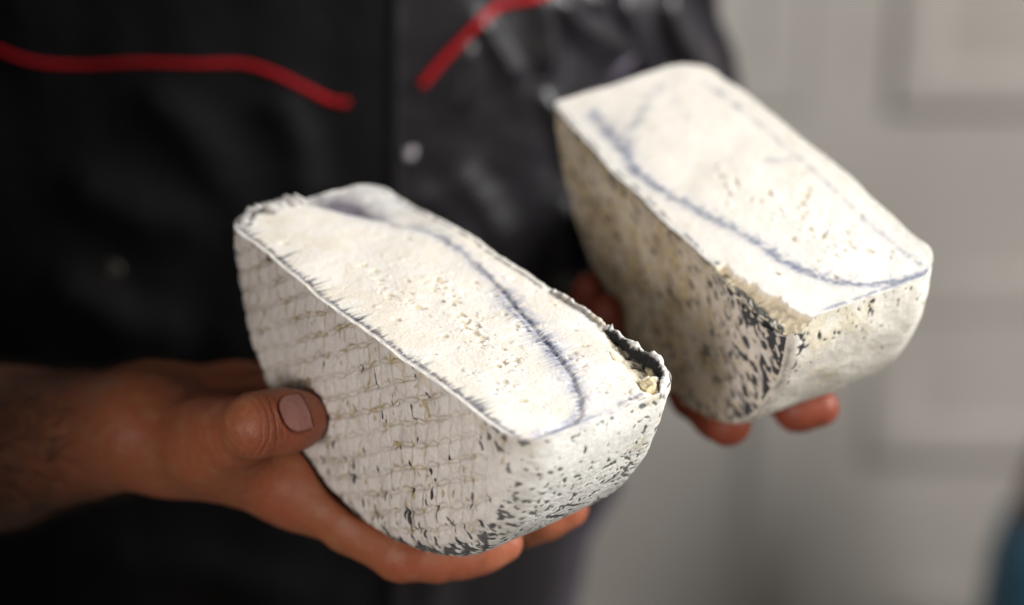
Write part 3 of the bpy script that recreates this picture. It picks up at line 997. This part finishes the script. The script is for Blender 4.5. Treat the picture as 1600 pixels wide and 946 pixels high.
Vb, Fb_ = surface_nets(B, fld3.lo, 0.010)

# ---- skin colour and the fine relief of the visible hand
def skin_tint(V):
    n1 = fbm(V * 38, 3)
    n2 = fbm(V * 140, 3)
    n3 = fbm(V * 420, 2)
    c = np.broadcast_to(np.array([0.33, 0.108, 0.048]), V.shape).copy()
    c = lerp3(c, [0.34, 0.092, 0.046], sstep(-0.2, 0.6, n1) * 0.6)
    c = lerp3(c, [0.35, 0.17, 0.085], sstep(0.0, 0.7, n2) * 0.4)
    return c * (1 + 0.06 * n3[:, None])


# refine the thumb so that nail fold and wrinkles have enough vertices
def refine(V, F, centre, rad, times):
    bm = bmesh.new()
    vs = [bm.verts.new(p) for p in V]
    for f in F:
        bm.faces.new([vs[i] for i in f])
    for _ in range(times):
        ed = set()
        for f in bm.faces:
            c = f.calc_center_median()
            if (c - Vector(centre)).length < rad:
                ed.update(f.edges)
        bmesh.ops.subdivide_edges(bm, edges=list(ed), cuts=1, use_grid_fill=True, smooth=0.0)
    bmesh.ops.triangulate(bm, faces=[f for f in bm.faces if len(f.verts) != 3])
    for _ in range(3):
        bmesh.ops.smooth_vert(bm, verts=[v for v in bm.verts if (v.co - Vector(centre)).length < rad * 1.1], factor=0.4,
                              use_axis_x=True, use_axis_y=True, use_axis_z=True)
    bm.verts.index_update()
    V2 = np.array([v.co for v in bm.verts])
    F2 = np.array([[v.index for v in f.verts] for f in bm.faces])
    bm.free()
    return V2, F2


cut_m = np.linalg.norm(Vr - at(440, 660, 0.745), axis=1) < 0.05
Vr, Fr3 = refine(Vr, Fr_, at(440, 660, 0.745), 0.034, 2)


def vnormals(V, F):
    n = np.zeros_like(V)
    a = np.cross(V[F[:, 1]] - V[F[:, 0]], V[F[:, 2]] - V[F[:, 0]])
    for k in range(F.shape[1]):
        np.add.at(n, F[:, k], a)
    return n / (np.linalg.norm(n, axis=1)[:, None] + 1e-12)


Nr = vnormals(Vr, Fr3)
# nail frame: along the last bone, facing out of the thumb's back towards the camera and a little up to the left
nc_surface = at(463, 648, 0.745)
n_dir = thumb_tip - thumb_ip; n_dir /= np.linalg.norm(n_dir)
view = CAM - thumb_mid; view /= np.linalg.norm(view)
n_nor = view + MC @ np.array([-0.10, 0.16, 0.0])
n_nor -= n_dir * (n_nor @ n_dir); n_nor /= np.linalg.norm(n_nor)
n_wid = np.cross(n_nor, n_dir)
NL, NW = 0.0092, 0.0074
nail_c = at(470, 652, 0.7535)                          # under the middle of the nail
n_nor = view + MC @ np.array([-0.16, 0.12, 0.0]); n_nor /= np.linalg.norm(n_nor)
n_axis = n_dir
n_dir = MC @ np.array([0.93, 0.34, -0.30]); n_dir -= n_nor * (n_dir @ n_nor); n_dir /= np.linalg.norm(n_dir)
n_wid = np.cross(n_nor, n_dir)
q = Vr - nail_c
qu, qv, qn = q @ n_wid, q @ n_dir, q @ n_nor


def nail_outline(u, v):
    """<0 inside the nail plate: rounded root, gently curved free edge"""
    vv = v / (NL / 2)
    uu = u / NW
    root_ = np.where(vv < 0, (np.abs(uu) ** 2.6 + np.abs(vv) ** 2.4) - 1, np.abs(uu) ** 6 + np.where(vv > 0, (vv + 0.22 * uu ** 2) ** 10, 0) - 1)
    return root_


no = nail_outline(qu, qv)
up_side = (qn > 0.002) & (np.linalg.norm(q, axis=1) < 0.02)
groove = gauss(no, 0.30) * up_side
inside_n = sstep(0.0, -0.2, no) * up_side
Vr = Vr - Nr * (groove * 0.00055 + inside_n * 0.00025)[:, None]
rim_n = gauss(no - 0.75, 0.4) * up_side * sstep(0.004, -0.002, qv)
Vr = Vr + Nr * (rim_n * 0.0003)[:, None]
# wrinkles over the thumb's knuckle
sI = (Vr - thumb_ip) @ n_axis
nI = (Vr - thumb_ip)
back = sstep(0.002, 0.008, nI @ n_nor) * (np.linalg.norm(nI, axis=1) < 0.022)
wr = 0
for s0, dpt in ((-0.0045, 0.6), (-0.0020, 0.9), (0.0004, 1.0), (0.0030, 0.7), (0.0052, 0.35)):
    bend = s0 + 0.10 * (nI @ n_wid) ** 2 / 0.012 * np.sign(s0) + 0.0004 * perlin(Vr * 300 + s0 * 1000)
    wr = wr + dpt * gauss(sI - bend, 0.00042)
Vr = Vr - Nr * (wr * back * 0.00045)[:, None]
# creases on the inner side of the index finger's joints and soft skin unevenness
for jt, ax in ((idx_pip, idx_dip - idx_mcp), (idx_dip, idx_tip - idx_pip), (mid_dip, mid_tip - mid_pip), (idx_mcp, idx_pip - wrist)):
    ax = ax / np.linalg.norm(ax)
    s_ = (Vr - jt) @ ax
    nr_ = np.linalg.norm(Vr - jt, axis=1) < 0.018
    Vr = Vr - Nr * ((gauss(s_, 0.0008) * 0.0004 + gauss(s_ - 0.0025, 0.0007) * 0.0002) * nr_)[:, None]
Vr = Vr + Nr * (0.00035 * fbm(Vr * 90, 3))[:, None]
Vl = Vl + vnormals(Vl, np.vstack([Fl_[:, :3], Fl_[:, [0, 2, 3]]])) * (0.0003 * fbm(Vl * 90, 3))[:, None]


def tri(F):
    return F if F.shape[1] == 3 else np.vstack([F[:, :3], F[:, [0, 2, 3]]])


Vall = np.vstack([Vr, Vl, Vb])
Fall = np.vstack([tri(Fr3), tri(Fl_) + len(Vr), tri(Fb_) + len(Vr) + len(Vl)])
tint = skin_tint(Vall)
tr = tint[:len(Vr)]
tr[:] = lerp3(tr, [0.16, 0.035, 0.025], np.clip(groove * 0.85 + wr * back * 0.18, 0, 0.9))  # shadow of nail groove and knuckle wrinkles painted dark red
# dark hair on the forearm
fa = (fore1 - wrist) / np.linalg.norm(fore1 - wrist)
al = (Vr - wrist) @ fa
hair = sstep(-0.005, 0.05, al) * sstep(0.1, 0.6, fbm(np.stack([Vr[:, 0] * 220, Vr[:, 1] * 90, Vr[:, 2] * 120], -1), 3) + 0.5 * fbm(Vr * 45, 2) + 0.15)
tr[:] = lerp3(tr, [0.09, 0.05, 0.03], hair * 0.75)
tr[:] = lerp3(tr, [0.085, 0.037, 0.020], 0.88 * sstep(-0.03, 0.07, al))  # shade on the forearm, painted into the skin colour
# fingertips are redder
for tp in (thumb_tip, idx_tip, mid_tip):
    tr[:] = lerp3(tr, [0.52, 0.17, 0.10], 0.55 * gauss(np.linalg.norm(Vr - tp, axis=1), 0.013))
tint[len(Vr):len(Vr) + len(Vl)] = lerp3(tint[len(Vr):len(Vr) + len(Vl)], [0.20, 0.042, 0.021], np.full(len(Vl), 0.9))  # left hand painted darker to offset the fill that reaches it

m_skin = material('skin', attr=True, rough=0.48, spec=0.38, sss=0.22, sss_radius=(1.0, 0.30, 0.16), sss_scale=0.006,
                  noise=[(700, 3, (0.88, 0.84, 0.82), 0.5, 0.75)], bump=[(1100, 0.40, 0.0007), (420, 0.30, 0.0010), (150, 0.18, 0.0015)])
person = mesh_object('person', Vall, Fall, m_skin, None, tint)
tag(person, 'person in a black jacket with red piping holding a cheese half in each hand', 'person')

# ---- dark hair on the forearm
def arm_hair(n):
    r = np.random.default_rng(11)
    ok = np.where((al > 0.015) & (al < 0.19))[0]
    pick = r.choice(ok, n)
    V, F = [], []
    for i in pick:
        nrm = Nr[i]
        along = fa + 0.5 * r.normal(size=3) * 0.5
        along -= nrm * (along @ nrm)
        along /= np.linalg.norm(along) + 1e-9
        side_ = np.cross(nrm, along)
        L = 0.008 + 0.008 * r.random()
        bendv = r.normal() * 0.3
        w = 0.00012
        k0 = len(V)
        for t in (0.0, 0.35, 0.7, 1.0):
            c = Vr[i] - along * L * t * 0.9 + side_ * bendv * L * t * t + nrm * (L * 0.45 * math.sin(1.9 * t) * 0.6)
            ww = w * (1.05 - t)
            V += [c - side_ * ww, c + side_ * ww, c + nrm * ww]
        for q_ in range(3):
            a0 = k0 + q_ * 3
            for j in range(3):
                b0, b1 = a0 + j, a0 + (j + 1) % 3
                F += [(b0, b1, b1 + 3, b0 + 3)]
    m_hair = material('hair', (0.018, 0.011, 0.008), 0.45)
    o = mesh_object('arm_hair', np.array(V), np.array(F), m_hair, person)
    o['kind'] = 'stuff'


arm_hair(2600)

# ---- thumb nail
def nearest_height(u, v):
    """height of the thumb's back over the bone at nail coordinates, from the skin itself"""
    m = (np.linalg.norm(q, axis=1) < 0.02) & (qn > 0.001)
    uu, vv, nn = qu[m], qv[m], qn[m]
    out = np.zeros_like(u)
    for i in np.ndindex(u.shape):
        w = np.exp(-((uu - u[i]) ** 2 + (vv - v[i]) ** 2) / (2 * 0.0007 ** 2)) + 1e-9 * np.exp(-((uu - u[i]) ** 2 + (vv - v[i]) ** 2) / (2 * 0.003 ** 2))
        out[i] = (w * nn).sum() / (w.sum() + 1e-30)
    return out


aa, bb = np.meshgrid(np.linspace(-1, 1, 33), np.linspace(-1, 1, 33), indexing='ij')
# square grid squeezed into the outline
uu = aa * NW * 0.95 * np.where(bb < 0, np.clip(1 - np.abs(bb) ** 2.4, 0.0, 1) ** (1 / 2.6) * 0.999 + 0.001, 1 - 0.06 * bb ** 2)
vv = (bb * NL / 2 * 0.97) - np.where(bb > 0, bb * 0.22 * (aa ** 2) * NL / 2, 0)
hh = nearest_height(uu, vv)
mid_h = nearest_height(np.zeros(33), vv[16])
arch = mid_h[None, :] - 0.5 * (uu / NW) ** 2 * 0.0044
hh = 0.6 * hh + 0.4 * arch + 0.00030
hh = hh + 0.0005 * sstep(0.55, 1.0, bb)
edge_n = np.clip(np.maximum(np.abs(aa), np.abs(bb)), 0, 1)
Vtop = nail_c + uu[..., None] * n_wid + vv[..., None] * n_dir + hh[..., None] * n_nor
Vbot = Vtop - 0.0007 * n_nor
Vn = np.vstack([Vtop.reshape(-1, 3), Vbot.reshape(-1, 3)])
Fn1 = grid_faces(33, 33)
Fn2 = grid_faces(33, 33, flip=True) + 33 * 33
I = np.arange(33 * 33).reshape(33, 33)
loop = np.concatenate([I[:, 0], I[-1, 1:], I[-2::-1, -1], I[0, -2:0:-1]])
Fn3 = np.stack([loop, np.roll(loop, -1), np.roll(loop, -1) + 33 * 33, loop + 33 * 33], -1)
m_nail = material('nail', (0.44, 0.205, 0.175), 0.22, sss=0.15, sss_radius=(1, .4, .3), sss_scale=0.003, spec=0.5,
                  noise=[(500, 2, (0.9, 0.86, 0.85), 0.4, 0.7)])
mesh_object('thumb_nail', Vn, np.vstack([Fn1, Fn2, Fn3]), m_nail, person)

# ------------------------------------------------------------------ person: clothes
m_cloth = material('black_cloth', (0.0040, 0.0036, 0.0043), 0.66, spec=0.20, bump=[(900, 0.15, 0.0005)],
                   noise=[(14, 3, (0.7, 0.7, 0.72), 0.4, 0.7)])
m_shiny = material('lit_sleeve_cloth', (0.0080, 0.0062, 0.0092), 0.42, spec=0.9, sheen=0.45, bump=[(700, 0.15, 0.0005)])  # same black cloth, colour and gloss raised for the lit sleeves
m_lit_panel = material('lit_front_cloth', (0.0048, 0.0037, 0.0056), 0.42, spec=0.7, sheen=0.45, bump=[(800, 0.15, 0.0005)])  # same black cloth as the flap, brightened for the lit right front
m_pipe = material('red_piping', (0.36, 0.004, 0.008), 0.7, spec=0.2, bump=[(900, 0.3, 0.0005)])
m_metal = material('snap_metal', (0.70, 0.66, 0.70), 0.22, metallic=1.0)
m_dull = material('dark_snap', (0.06, 0.055, 0.045), 0.45, metallic=0.8)
m_trouser = material('trouser_cloth', (0.012, 0.012, 0.014), 0.75, bump=[(500, 0.2, 0.0006)])

HZ = [0.60, 0.78, 0.90, 0.97, 1.03, 1.08, 1.14, 1.22, 1.32, 1.40, 1.47, 1.52]
HW = [.150, .150, .152, .163, .178, .186, .182, .174, .168, .160, .125, .080]
HD = [.118, .118, .120, .122, .126, .128, .127, .124, .122, .118, .095, .070]


def trunk(phi, h):
    w = np.interp(h, HZ, HW); d = np.interp(h, HZ, HD)
    e = 2 / 2.5
    cx, sx = np.cos(phi), np.sin(phi)
    return np.stack([BX + w * np.where(cx < 0, 1.55, 1.0) * np.sign(cx) * np.abs(cx) ** e, BY - d * np.sign(sx) * np.abs(sx) ** e, h + 0 * phi], -1)


def on_trunk(px, py):
    d = MC @ np.array([(px - 800) / FPX, -(py - 473) / FPX, -1.0])
    zs = np.linspace(0.7, 1.35, 2600)
    P = CAM + zs[:, None] * d
    w = np.interp(P[:, 2], HZ, HW); dd = np.interp(P[:, 2], HZ, HD)
    f = np.abs((P[:, 0] - BX) / (w * np.where(P[:, 0] < BX, 1.55, 1.0))) ** 2.5 + np.abs((P[:, 1] - BY) / dd) ** 2.5
    i = np.argmax(f < 1)
    return P[i]


# ridge lines of the folds: points across the front, width and height
FOLDS = [
    ([(856, -30), (890, 34), (925, 62), (950, 84), (958, 130)], 18, 0.0085),
    ([(918, -30), (938, 30), (954, 70), (962, 115)], 14, 0.0065),
    ([(968, -30), (984, 41), (990, 105)], 14, 0.0065),
    ([(1034, -30), (1050, 40), (1078, 90), (1090, 130)], 18, 0.0085),
    ([(832, -30), (848, 60), (852, 125)], 14, 0.0070),
    ([(844, 135), (862, 180), (878, 225), (886, 280)], 14, 0.0050),
    ([(735, 15), (760, 50), (783, 88), (808, 140)], 16, 0.0036),
    ([(728, 55), (730, 120), (722, 180)], 14, 0.0028),
    ([(700, 260), (760, 330), (800, 400)], 30, 0.0030),
    ([(630, 300), (690, 330), (740, 420)], 26, 0.0026),
    ([(655, 760), (668, 860), (690, 980)], 26, 0.0052),
    ([(905, 660), (942, 740), (958, 860)], 24, 0.0070),
    ([(880, 300), (890, 380), (880, 460)], 16, 0.0040),
    ([(200, 120), (320, 220), (380, 340)], 40, 0.005),
    ([(90, 260), (220, 330), (360, 350)], 45, 0.006),
    ([(420, 120), (470, 220), (480, 330)], 35, 0.005),
    ([(60, 420), (200, 500), (330, 520)], 40, 0.006),
    ([(120, 860), (300, 880), (520, 930)], 40, 0.006),
]
nphi, nh = 640, 380
ph = np.concatenate([np.linspace(-0.35, math.pi + 0.35, 560, endpoint=False), np.linspace(math.pi + 0.35, 2 * math.pi - 0.35, 80, endpoint=False)])
hh_ = np.concatenate([np.linspace(0.84, 0.93, 12, endpoint=False), np.linspace(0.93, 1.38, 330, endpoint=False), np.linspace(1.38, 1.52, 38)])
PH, HH = np.meshgrid(ph, hh_, indexing='ij')
Pt = trunk(PH, HH)
dPp = np.gradient(Pt, axis=0); dPh = np.gradient(Pt, axis=1)
Nt = np.cross(dPp, dPh)
Nt /= np.linalg.norm(Nt, axis=-1)[..., None] + 1e-12
cen = np.stack([np.full_like(HH, BX), np.full_like(HH, BY), HH], -1)
Nt *= np.sign(((Pt - cen) * Nt).sum(-1))[..., None]
pxs, Zs = to_px(Pt)
front = sstep(0.0, 0.35, -Nt[..., 1] + 0.25)
disp = 0.004 * fbm(Pt * np.array([14, 14, 9]), 2) + 0.0004 * fbm(Pt * 60, 2)
for pts, wd, hg in FOLDS:
    d, s = poly_dist(pxs + 4 * np.stack([perlin(Pt * 30), perlin(Pt * 30 + 9)], -1), smooth_line(pts, 14))
    disp = disp + front * hg * gauss(d, wd) * np.clip(np.minimum(s, 1 - s) / 0.2, 0.15, 1)
# the left flap lies over the right one: its edge runs straight down
flap_x = 622 + 5 * perlin(np.stack([HH * 9, HH * 0, HH * 0], -1))
flap = sstep(3.5, -3.5, pxs[..., 0] - flap_x) * front
disp = disp + flap * 0.0048 + front * 0.0025 * gauss(pxs[..., 0] - flap_x + 8, 7)
Pj = Pt + Nt * disp[..., None]
Fj = grid_faces(len(ph), len(hh_), wrap_n=True, flip=False)
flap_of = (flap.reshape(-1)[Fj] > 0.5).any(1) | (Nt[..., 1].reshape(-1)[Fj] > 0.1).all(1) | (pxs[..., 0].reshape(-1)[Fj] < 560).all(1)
jacket = mesh_object('jacket', Pj.reshape(-1, 3), Fj[flap_of], m_cloth, person)
front_panel = mesh_object('front_panel', Pj.reshape(-1, 3), Fj[~flap_of], m_lit_panel, jacket)
for o_ in (jacket, front_panel):
    bm_ = bmesh.new(); bm_.from_mesh(o_.data)
    bmesh.ops.delete(bm_, geom=[v for v in bm_.verts if not v.link_faces], context='VERTS')
    bm_.to_mesh(o_.data); bm_.free()
jacket['label'] = 'black buttoned jacket with red piping'


def jacket_point(px, py, lift):
    i = np.argmin((pxs[..., 0] - px) ** 2 + (pxs[..., 1] - py) ** 2 + (front < 0.3) * 1e6)
    i = np.unravel_index(i, PH.shape)
    return Pj[i] + Nt[i] * lift, Nt[i]


def tube(name, pts, rad, mat, parent, n=90, m=12, flat=1.0, normals=None, wob=0.0):
    P = smooth_line(pts, n)
    Tn = np.gradient(P, axis=0); Tn /= np.linalg.norm(Tn, axis=1)[:, None]
    if normals is None:
        up = np.array([0, -1.0, 0.2])
        Nn_ = up - (Tn @ up)[:, None] * Tn
    else:
        Nn_ = smooth_line(normals, n)
        Nn_ = Nn_ - (Nn_ * Tn).sum(1)[:, None] * Tn
    Nn_ /= np.linalg.norm(Nn_, axis=1)[:, None]
    Bn = np.cross(Tn, Nn_)
    rad = np.interp(np.linspace(0, 1, n), np.linspace(0, 1, len(np.atleast_1d(rad))), np.atleast_1d(rad))
    a = np.linspace(0, 2 * math.pi, m, endpoint=False)
    V = P[:, None] + rad[:, None, None] * (np.cos(a)[None, :, None] * Bn[:, None] + flat * np.sin(a)[None, :, None] * Nn_[:, None])
    if wob:
        V = V + wob * np.stack([perlin(V * 150), perlin(V * 150 + 7), perlin(V * 150 + 3)], -1)
    F = grid_faces(n, m)
    I = np.arange(n * m).reshape(n, m)
    F = np.vstack([F, np.stack([I[:-1, -1], I[1:, -1], I[1:, 0], I[:-1, 0]], -1)])
    V = V.reshape(-1, 3)
    V = np.vstack([V, P[0] - Tn[0] * rad[0] * 0.4, P[-1] + Tn[-1] * rad[-1] * 0.4])
    caps = []
    for j in range(m):
        caps.append((j, (j + 1) % m, n * m, n * m)); b0 = (n - 1) * m
        caps.append((b0 + (j + 1) % m, b0 + j, n * m + 1, n * m + 1))
    F3 = np.vstack([tri(F), np.array(caps)[:, :3]])
    return mesh_object(name, V, F3, mat, parent)


def piping(pts, r0, r1):
    A = [jacket_point(x, y, 0.0012) for x, y in pts]
    tube('piping', np.array([a for a, _ in A]), np.array([r0, r1]), m_pipe, jacket, n=110, flat=0.75, normals=np.array([b for _, b in A]))


piping([(-60, 48), (0, 70), (60, 90), (130, 96), (220, 91), (310, 91), (380, 93), (430, 106), (480, 132), (515, 150), (546, 157)], 0.0012, 0.0018)
piping([(656, 132), (690, 92), (718, 58), (745, 28), (780, 10), (830, -8), (880, -24)], 0.0022, 0.0022)


def snap(px, py, r, mat):
    p, n = jacket_point(px, py, 0.0)
    t = np.cross(n, [0, 0, 1.0]); t /= np.linalg.norm(t)
    b = np.cross(t, n)
    prof = [(1.0, -0.0015), (1.0, 0.0006), (0.92, 0.0016), (0.72, 0.0019), (0.60, 0.0009), (0.45, 0.0007), (0.34, 0.0020), (0.15, 0.0026), (0.001, 0.0027)]
    m = 32
    a = np.linspace(0, 2 * math.pi, m, endpoint=False)
    V = np.array([p + n * z + r * k * (np.cos(x) * t + np.sin(x) * b) for (k, z) in prof for x in a])
    F = grid_faces(len(prof), m)
    I = np.arange(len(prof) * m).reshape(len(prof), m)
    F = np.vstack([F, np.stack([I[:-1, -1], I[1:, -1], I[1:, 0], I[:-1, 0]], -1)])
    mesh_object('snap_button', V, F, mat, jacket)


snap(639, 238, 0.0033, m_metal)
snap(177, 416, 0.0062, m_dull)


def sleeve(pts, rad, seed, cuff=True, folds=0.006, n=280, m=220):
    P = smooth_line(pts, n)
    Tn = np.gradient(P, axis=0); Tn /= np.linalg.norm(Tn, axis=1)[:, None]
    up = np.array([0.2, -1.0, 0.1])
    Nn_ = up - (Tn @ up)[:, None] * Tn
    Nn_ /= np.linalg.norm(Nn_, axis=1)[:, None]
    Bn = np.cross(Tn, Nn_)
    s = np.linspace(0, 1, n)
    rr = np.interp(s, np.linspace(0, 1, len(rad)), rad)
    a = np.linspace(0, 2 * math.pi, m, endpoint=False)
    S, A = np.meshgrid(s, a, indexing='ij')
    Q = np.stack([np.cos(A) * 1.6 + S * 2.0, np.sin(A) * 1.6 + seed, S * 7 + 0.6 * np.sin(A)], -1)
    rid = 1 - np.abs(perlin(Q))
    dd = folds * (rid ** 3 - 0.4) + folds * 0.4 * perlin(Q * 2.2)
    if cuff:
        dd = dd + 0.004 * sstep(0.92, 0.94, S)
    base = P[:, None] + rr[:, None, None] * (np.cos(A)[..., None] * Bn[:, None] + np.sin(A)[..., None] * Nn_[:, None])
    spx, _z = to_px(base)
    facing = sstep(0.0, 0.02, P[:, 1][:, None] - base[..., 1])
    for pts_, wd, hg in FOLDS[:6]:
        d, q_ = poly_dist(spx, smooth_line(pts_, 14))
        dd = dd + facing * hg * 1.3 * gauss(d, wd) * np.clip(np.minimum(q_, 1 - q_) / 0.2, 0.15, 1)
    V = P[:, None] + (rr[:, None] + dd)[..., None] * (np.cos(A)[..., None] * Bn[:, None] + np.sin(A)[..., None] * Nn_[:, None])
    F = grid_faces(n, m)
    I = np.arange(n * m).reshape(n, m)
    F = np.vstack([F, np.stack([I[:-1, -1], I[1:, -1], I[1:, 0], I[:-1, 0]], -1)])
    return mesh_object('sleeve', V.reshape(-1, 3), F, m_shiny, jacket)


sleeve([shoulder_l + np.array([-0.06, -0.01, 0.035]), shoulder_l, (shoulder_l + elbow_l) / 2 + np.array([0.004, -0.012, 0]), elbow_l + np.array([0, 0.0, 0.01]), elbow_l * 0.45 + wrist_l * 0.55, elbow_l * 0.2 + wrist_l * 0.8],
       [0.060, 0.060, 0.055, 0.053, 0.045, 0.036], 3.0, folds=0.009)
fr_cut = elbow_r * 0.72 + fore1 * 0.28
sleeve([shoulder_r + np.array([0.06, -0.01, 0.035]), shoulder_r, (shoulder_r + elbow_r) / 2, elbow_r + np.array([-0.005, 0, 0.01]), fr_cut],
       [0.060, 0.060, 0.055, 0.054, 0.050], 8.0, folds=0.010)

# trousers, down to the floor
def trousers():
    f = Field((BX - 0.22, BY - 0.2, 0.0), (BX + 0.22, BY + 0.2, 0.95), 0.012)
    Gt = f.blank()
    for sx in (-1, 1):
        f.cone(Gt, np.array([BX + sx * 0.065, BY, 0.86]), np.array([BX + sx * 0.09, BY, 0.48]), 0.078, 0.068, 0.02)
        f.cone(Gt, np.array([BX + sx * 0.09, BY, 0.48]), np.array([BX + sx * 0.10, BY + 0.02, 0.07]), 0.068, 0.055, 0.015)
    V, F = surface_nets(Gt, f.lo, 0.012)
    return mesh_object('trousers', V, F, m_trouser, person)


trousers()

# ------------------------------------------------------------------ blue canister at the right edge, near the wall
m_blue = material('blue_enamel', (0.05, 0.17, 0.27), 0.5, noise=[(20, 3, (0.7, 0.75, 0.8), 0.4, 0.7)])
m_brown = material('brown_neck', (0.20, 0.10, 0.05), 0.5)


def lathe(name, prof, base, mat, parent, m=56):
    a = np.linspace(0, 2 * math.pi, m, endpoint=False)
    V = np.array([(base[0] + r * math.cos(x), base[1] + r * math.sin(x), base[2] + z) for (r, z) in prof for x in a])
    F = grid_faces(len(prof), m, flip=True)
    I = np.arange(len(prof) * m).reshape(len(prof), m)
    F = np.vstack([F, np.stack([I[:-1, -1], I[:-1, 0], I[1:, 0], I[1:, -1]], -1)])
    return mesh_object(name, V, F, mat, parent)


cy = 1.75
pa = on_wall(1546, 930, cy); pb = on_wall(1600, 800, cy); pc = on_wall(1600, 700, cy)
can = bpy.data.objects.new('canister', None)
COL.objects.link(can)
rad_c = 0.13
cx_ = pa[0] + rad_c - 0.005
can.location = (cx_, cy, 0.0)
tag(can, 'blue canister with a brown neck cut off by the right edge', 'canister')
sh = pb[2]
lathe('body', [(0.001, 0.002), (rad_c * .92, 0.002), (rad_c, 0.02), (rad_c, sh - 0.12), (rad_c * 0.97, sh - 0.06), (rad_c * 0.88, sh - 0.02), (rad_c * 0.80, sh)], (0, 0, 0), m_blue, can)
lathe('neck', [(rad_c * 0.795, sh - 0.001), (rad_c * 0.77, sh + 0.03), (rad_c * 0.68, sh + 0.07), (rad_c * 0.6, sh + 0.12), (rad_c * 0.56, sh + 0.17), (rad_c * 0.50, sh + 0.185), (0.001, sh + 0.187)], (0, 0, 0), m_brown, can)
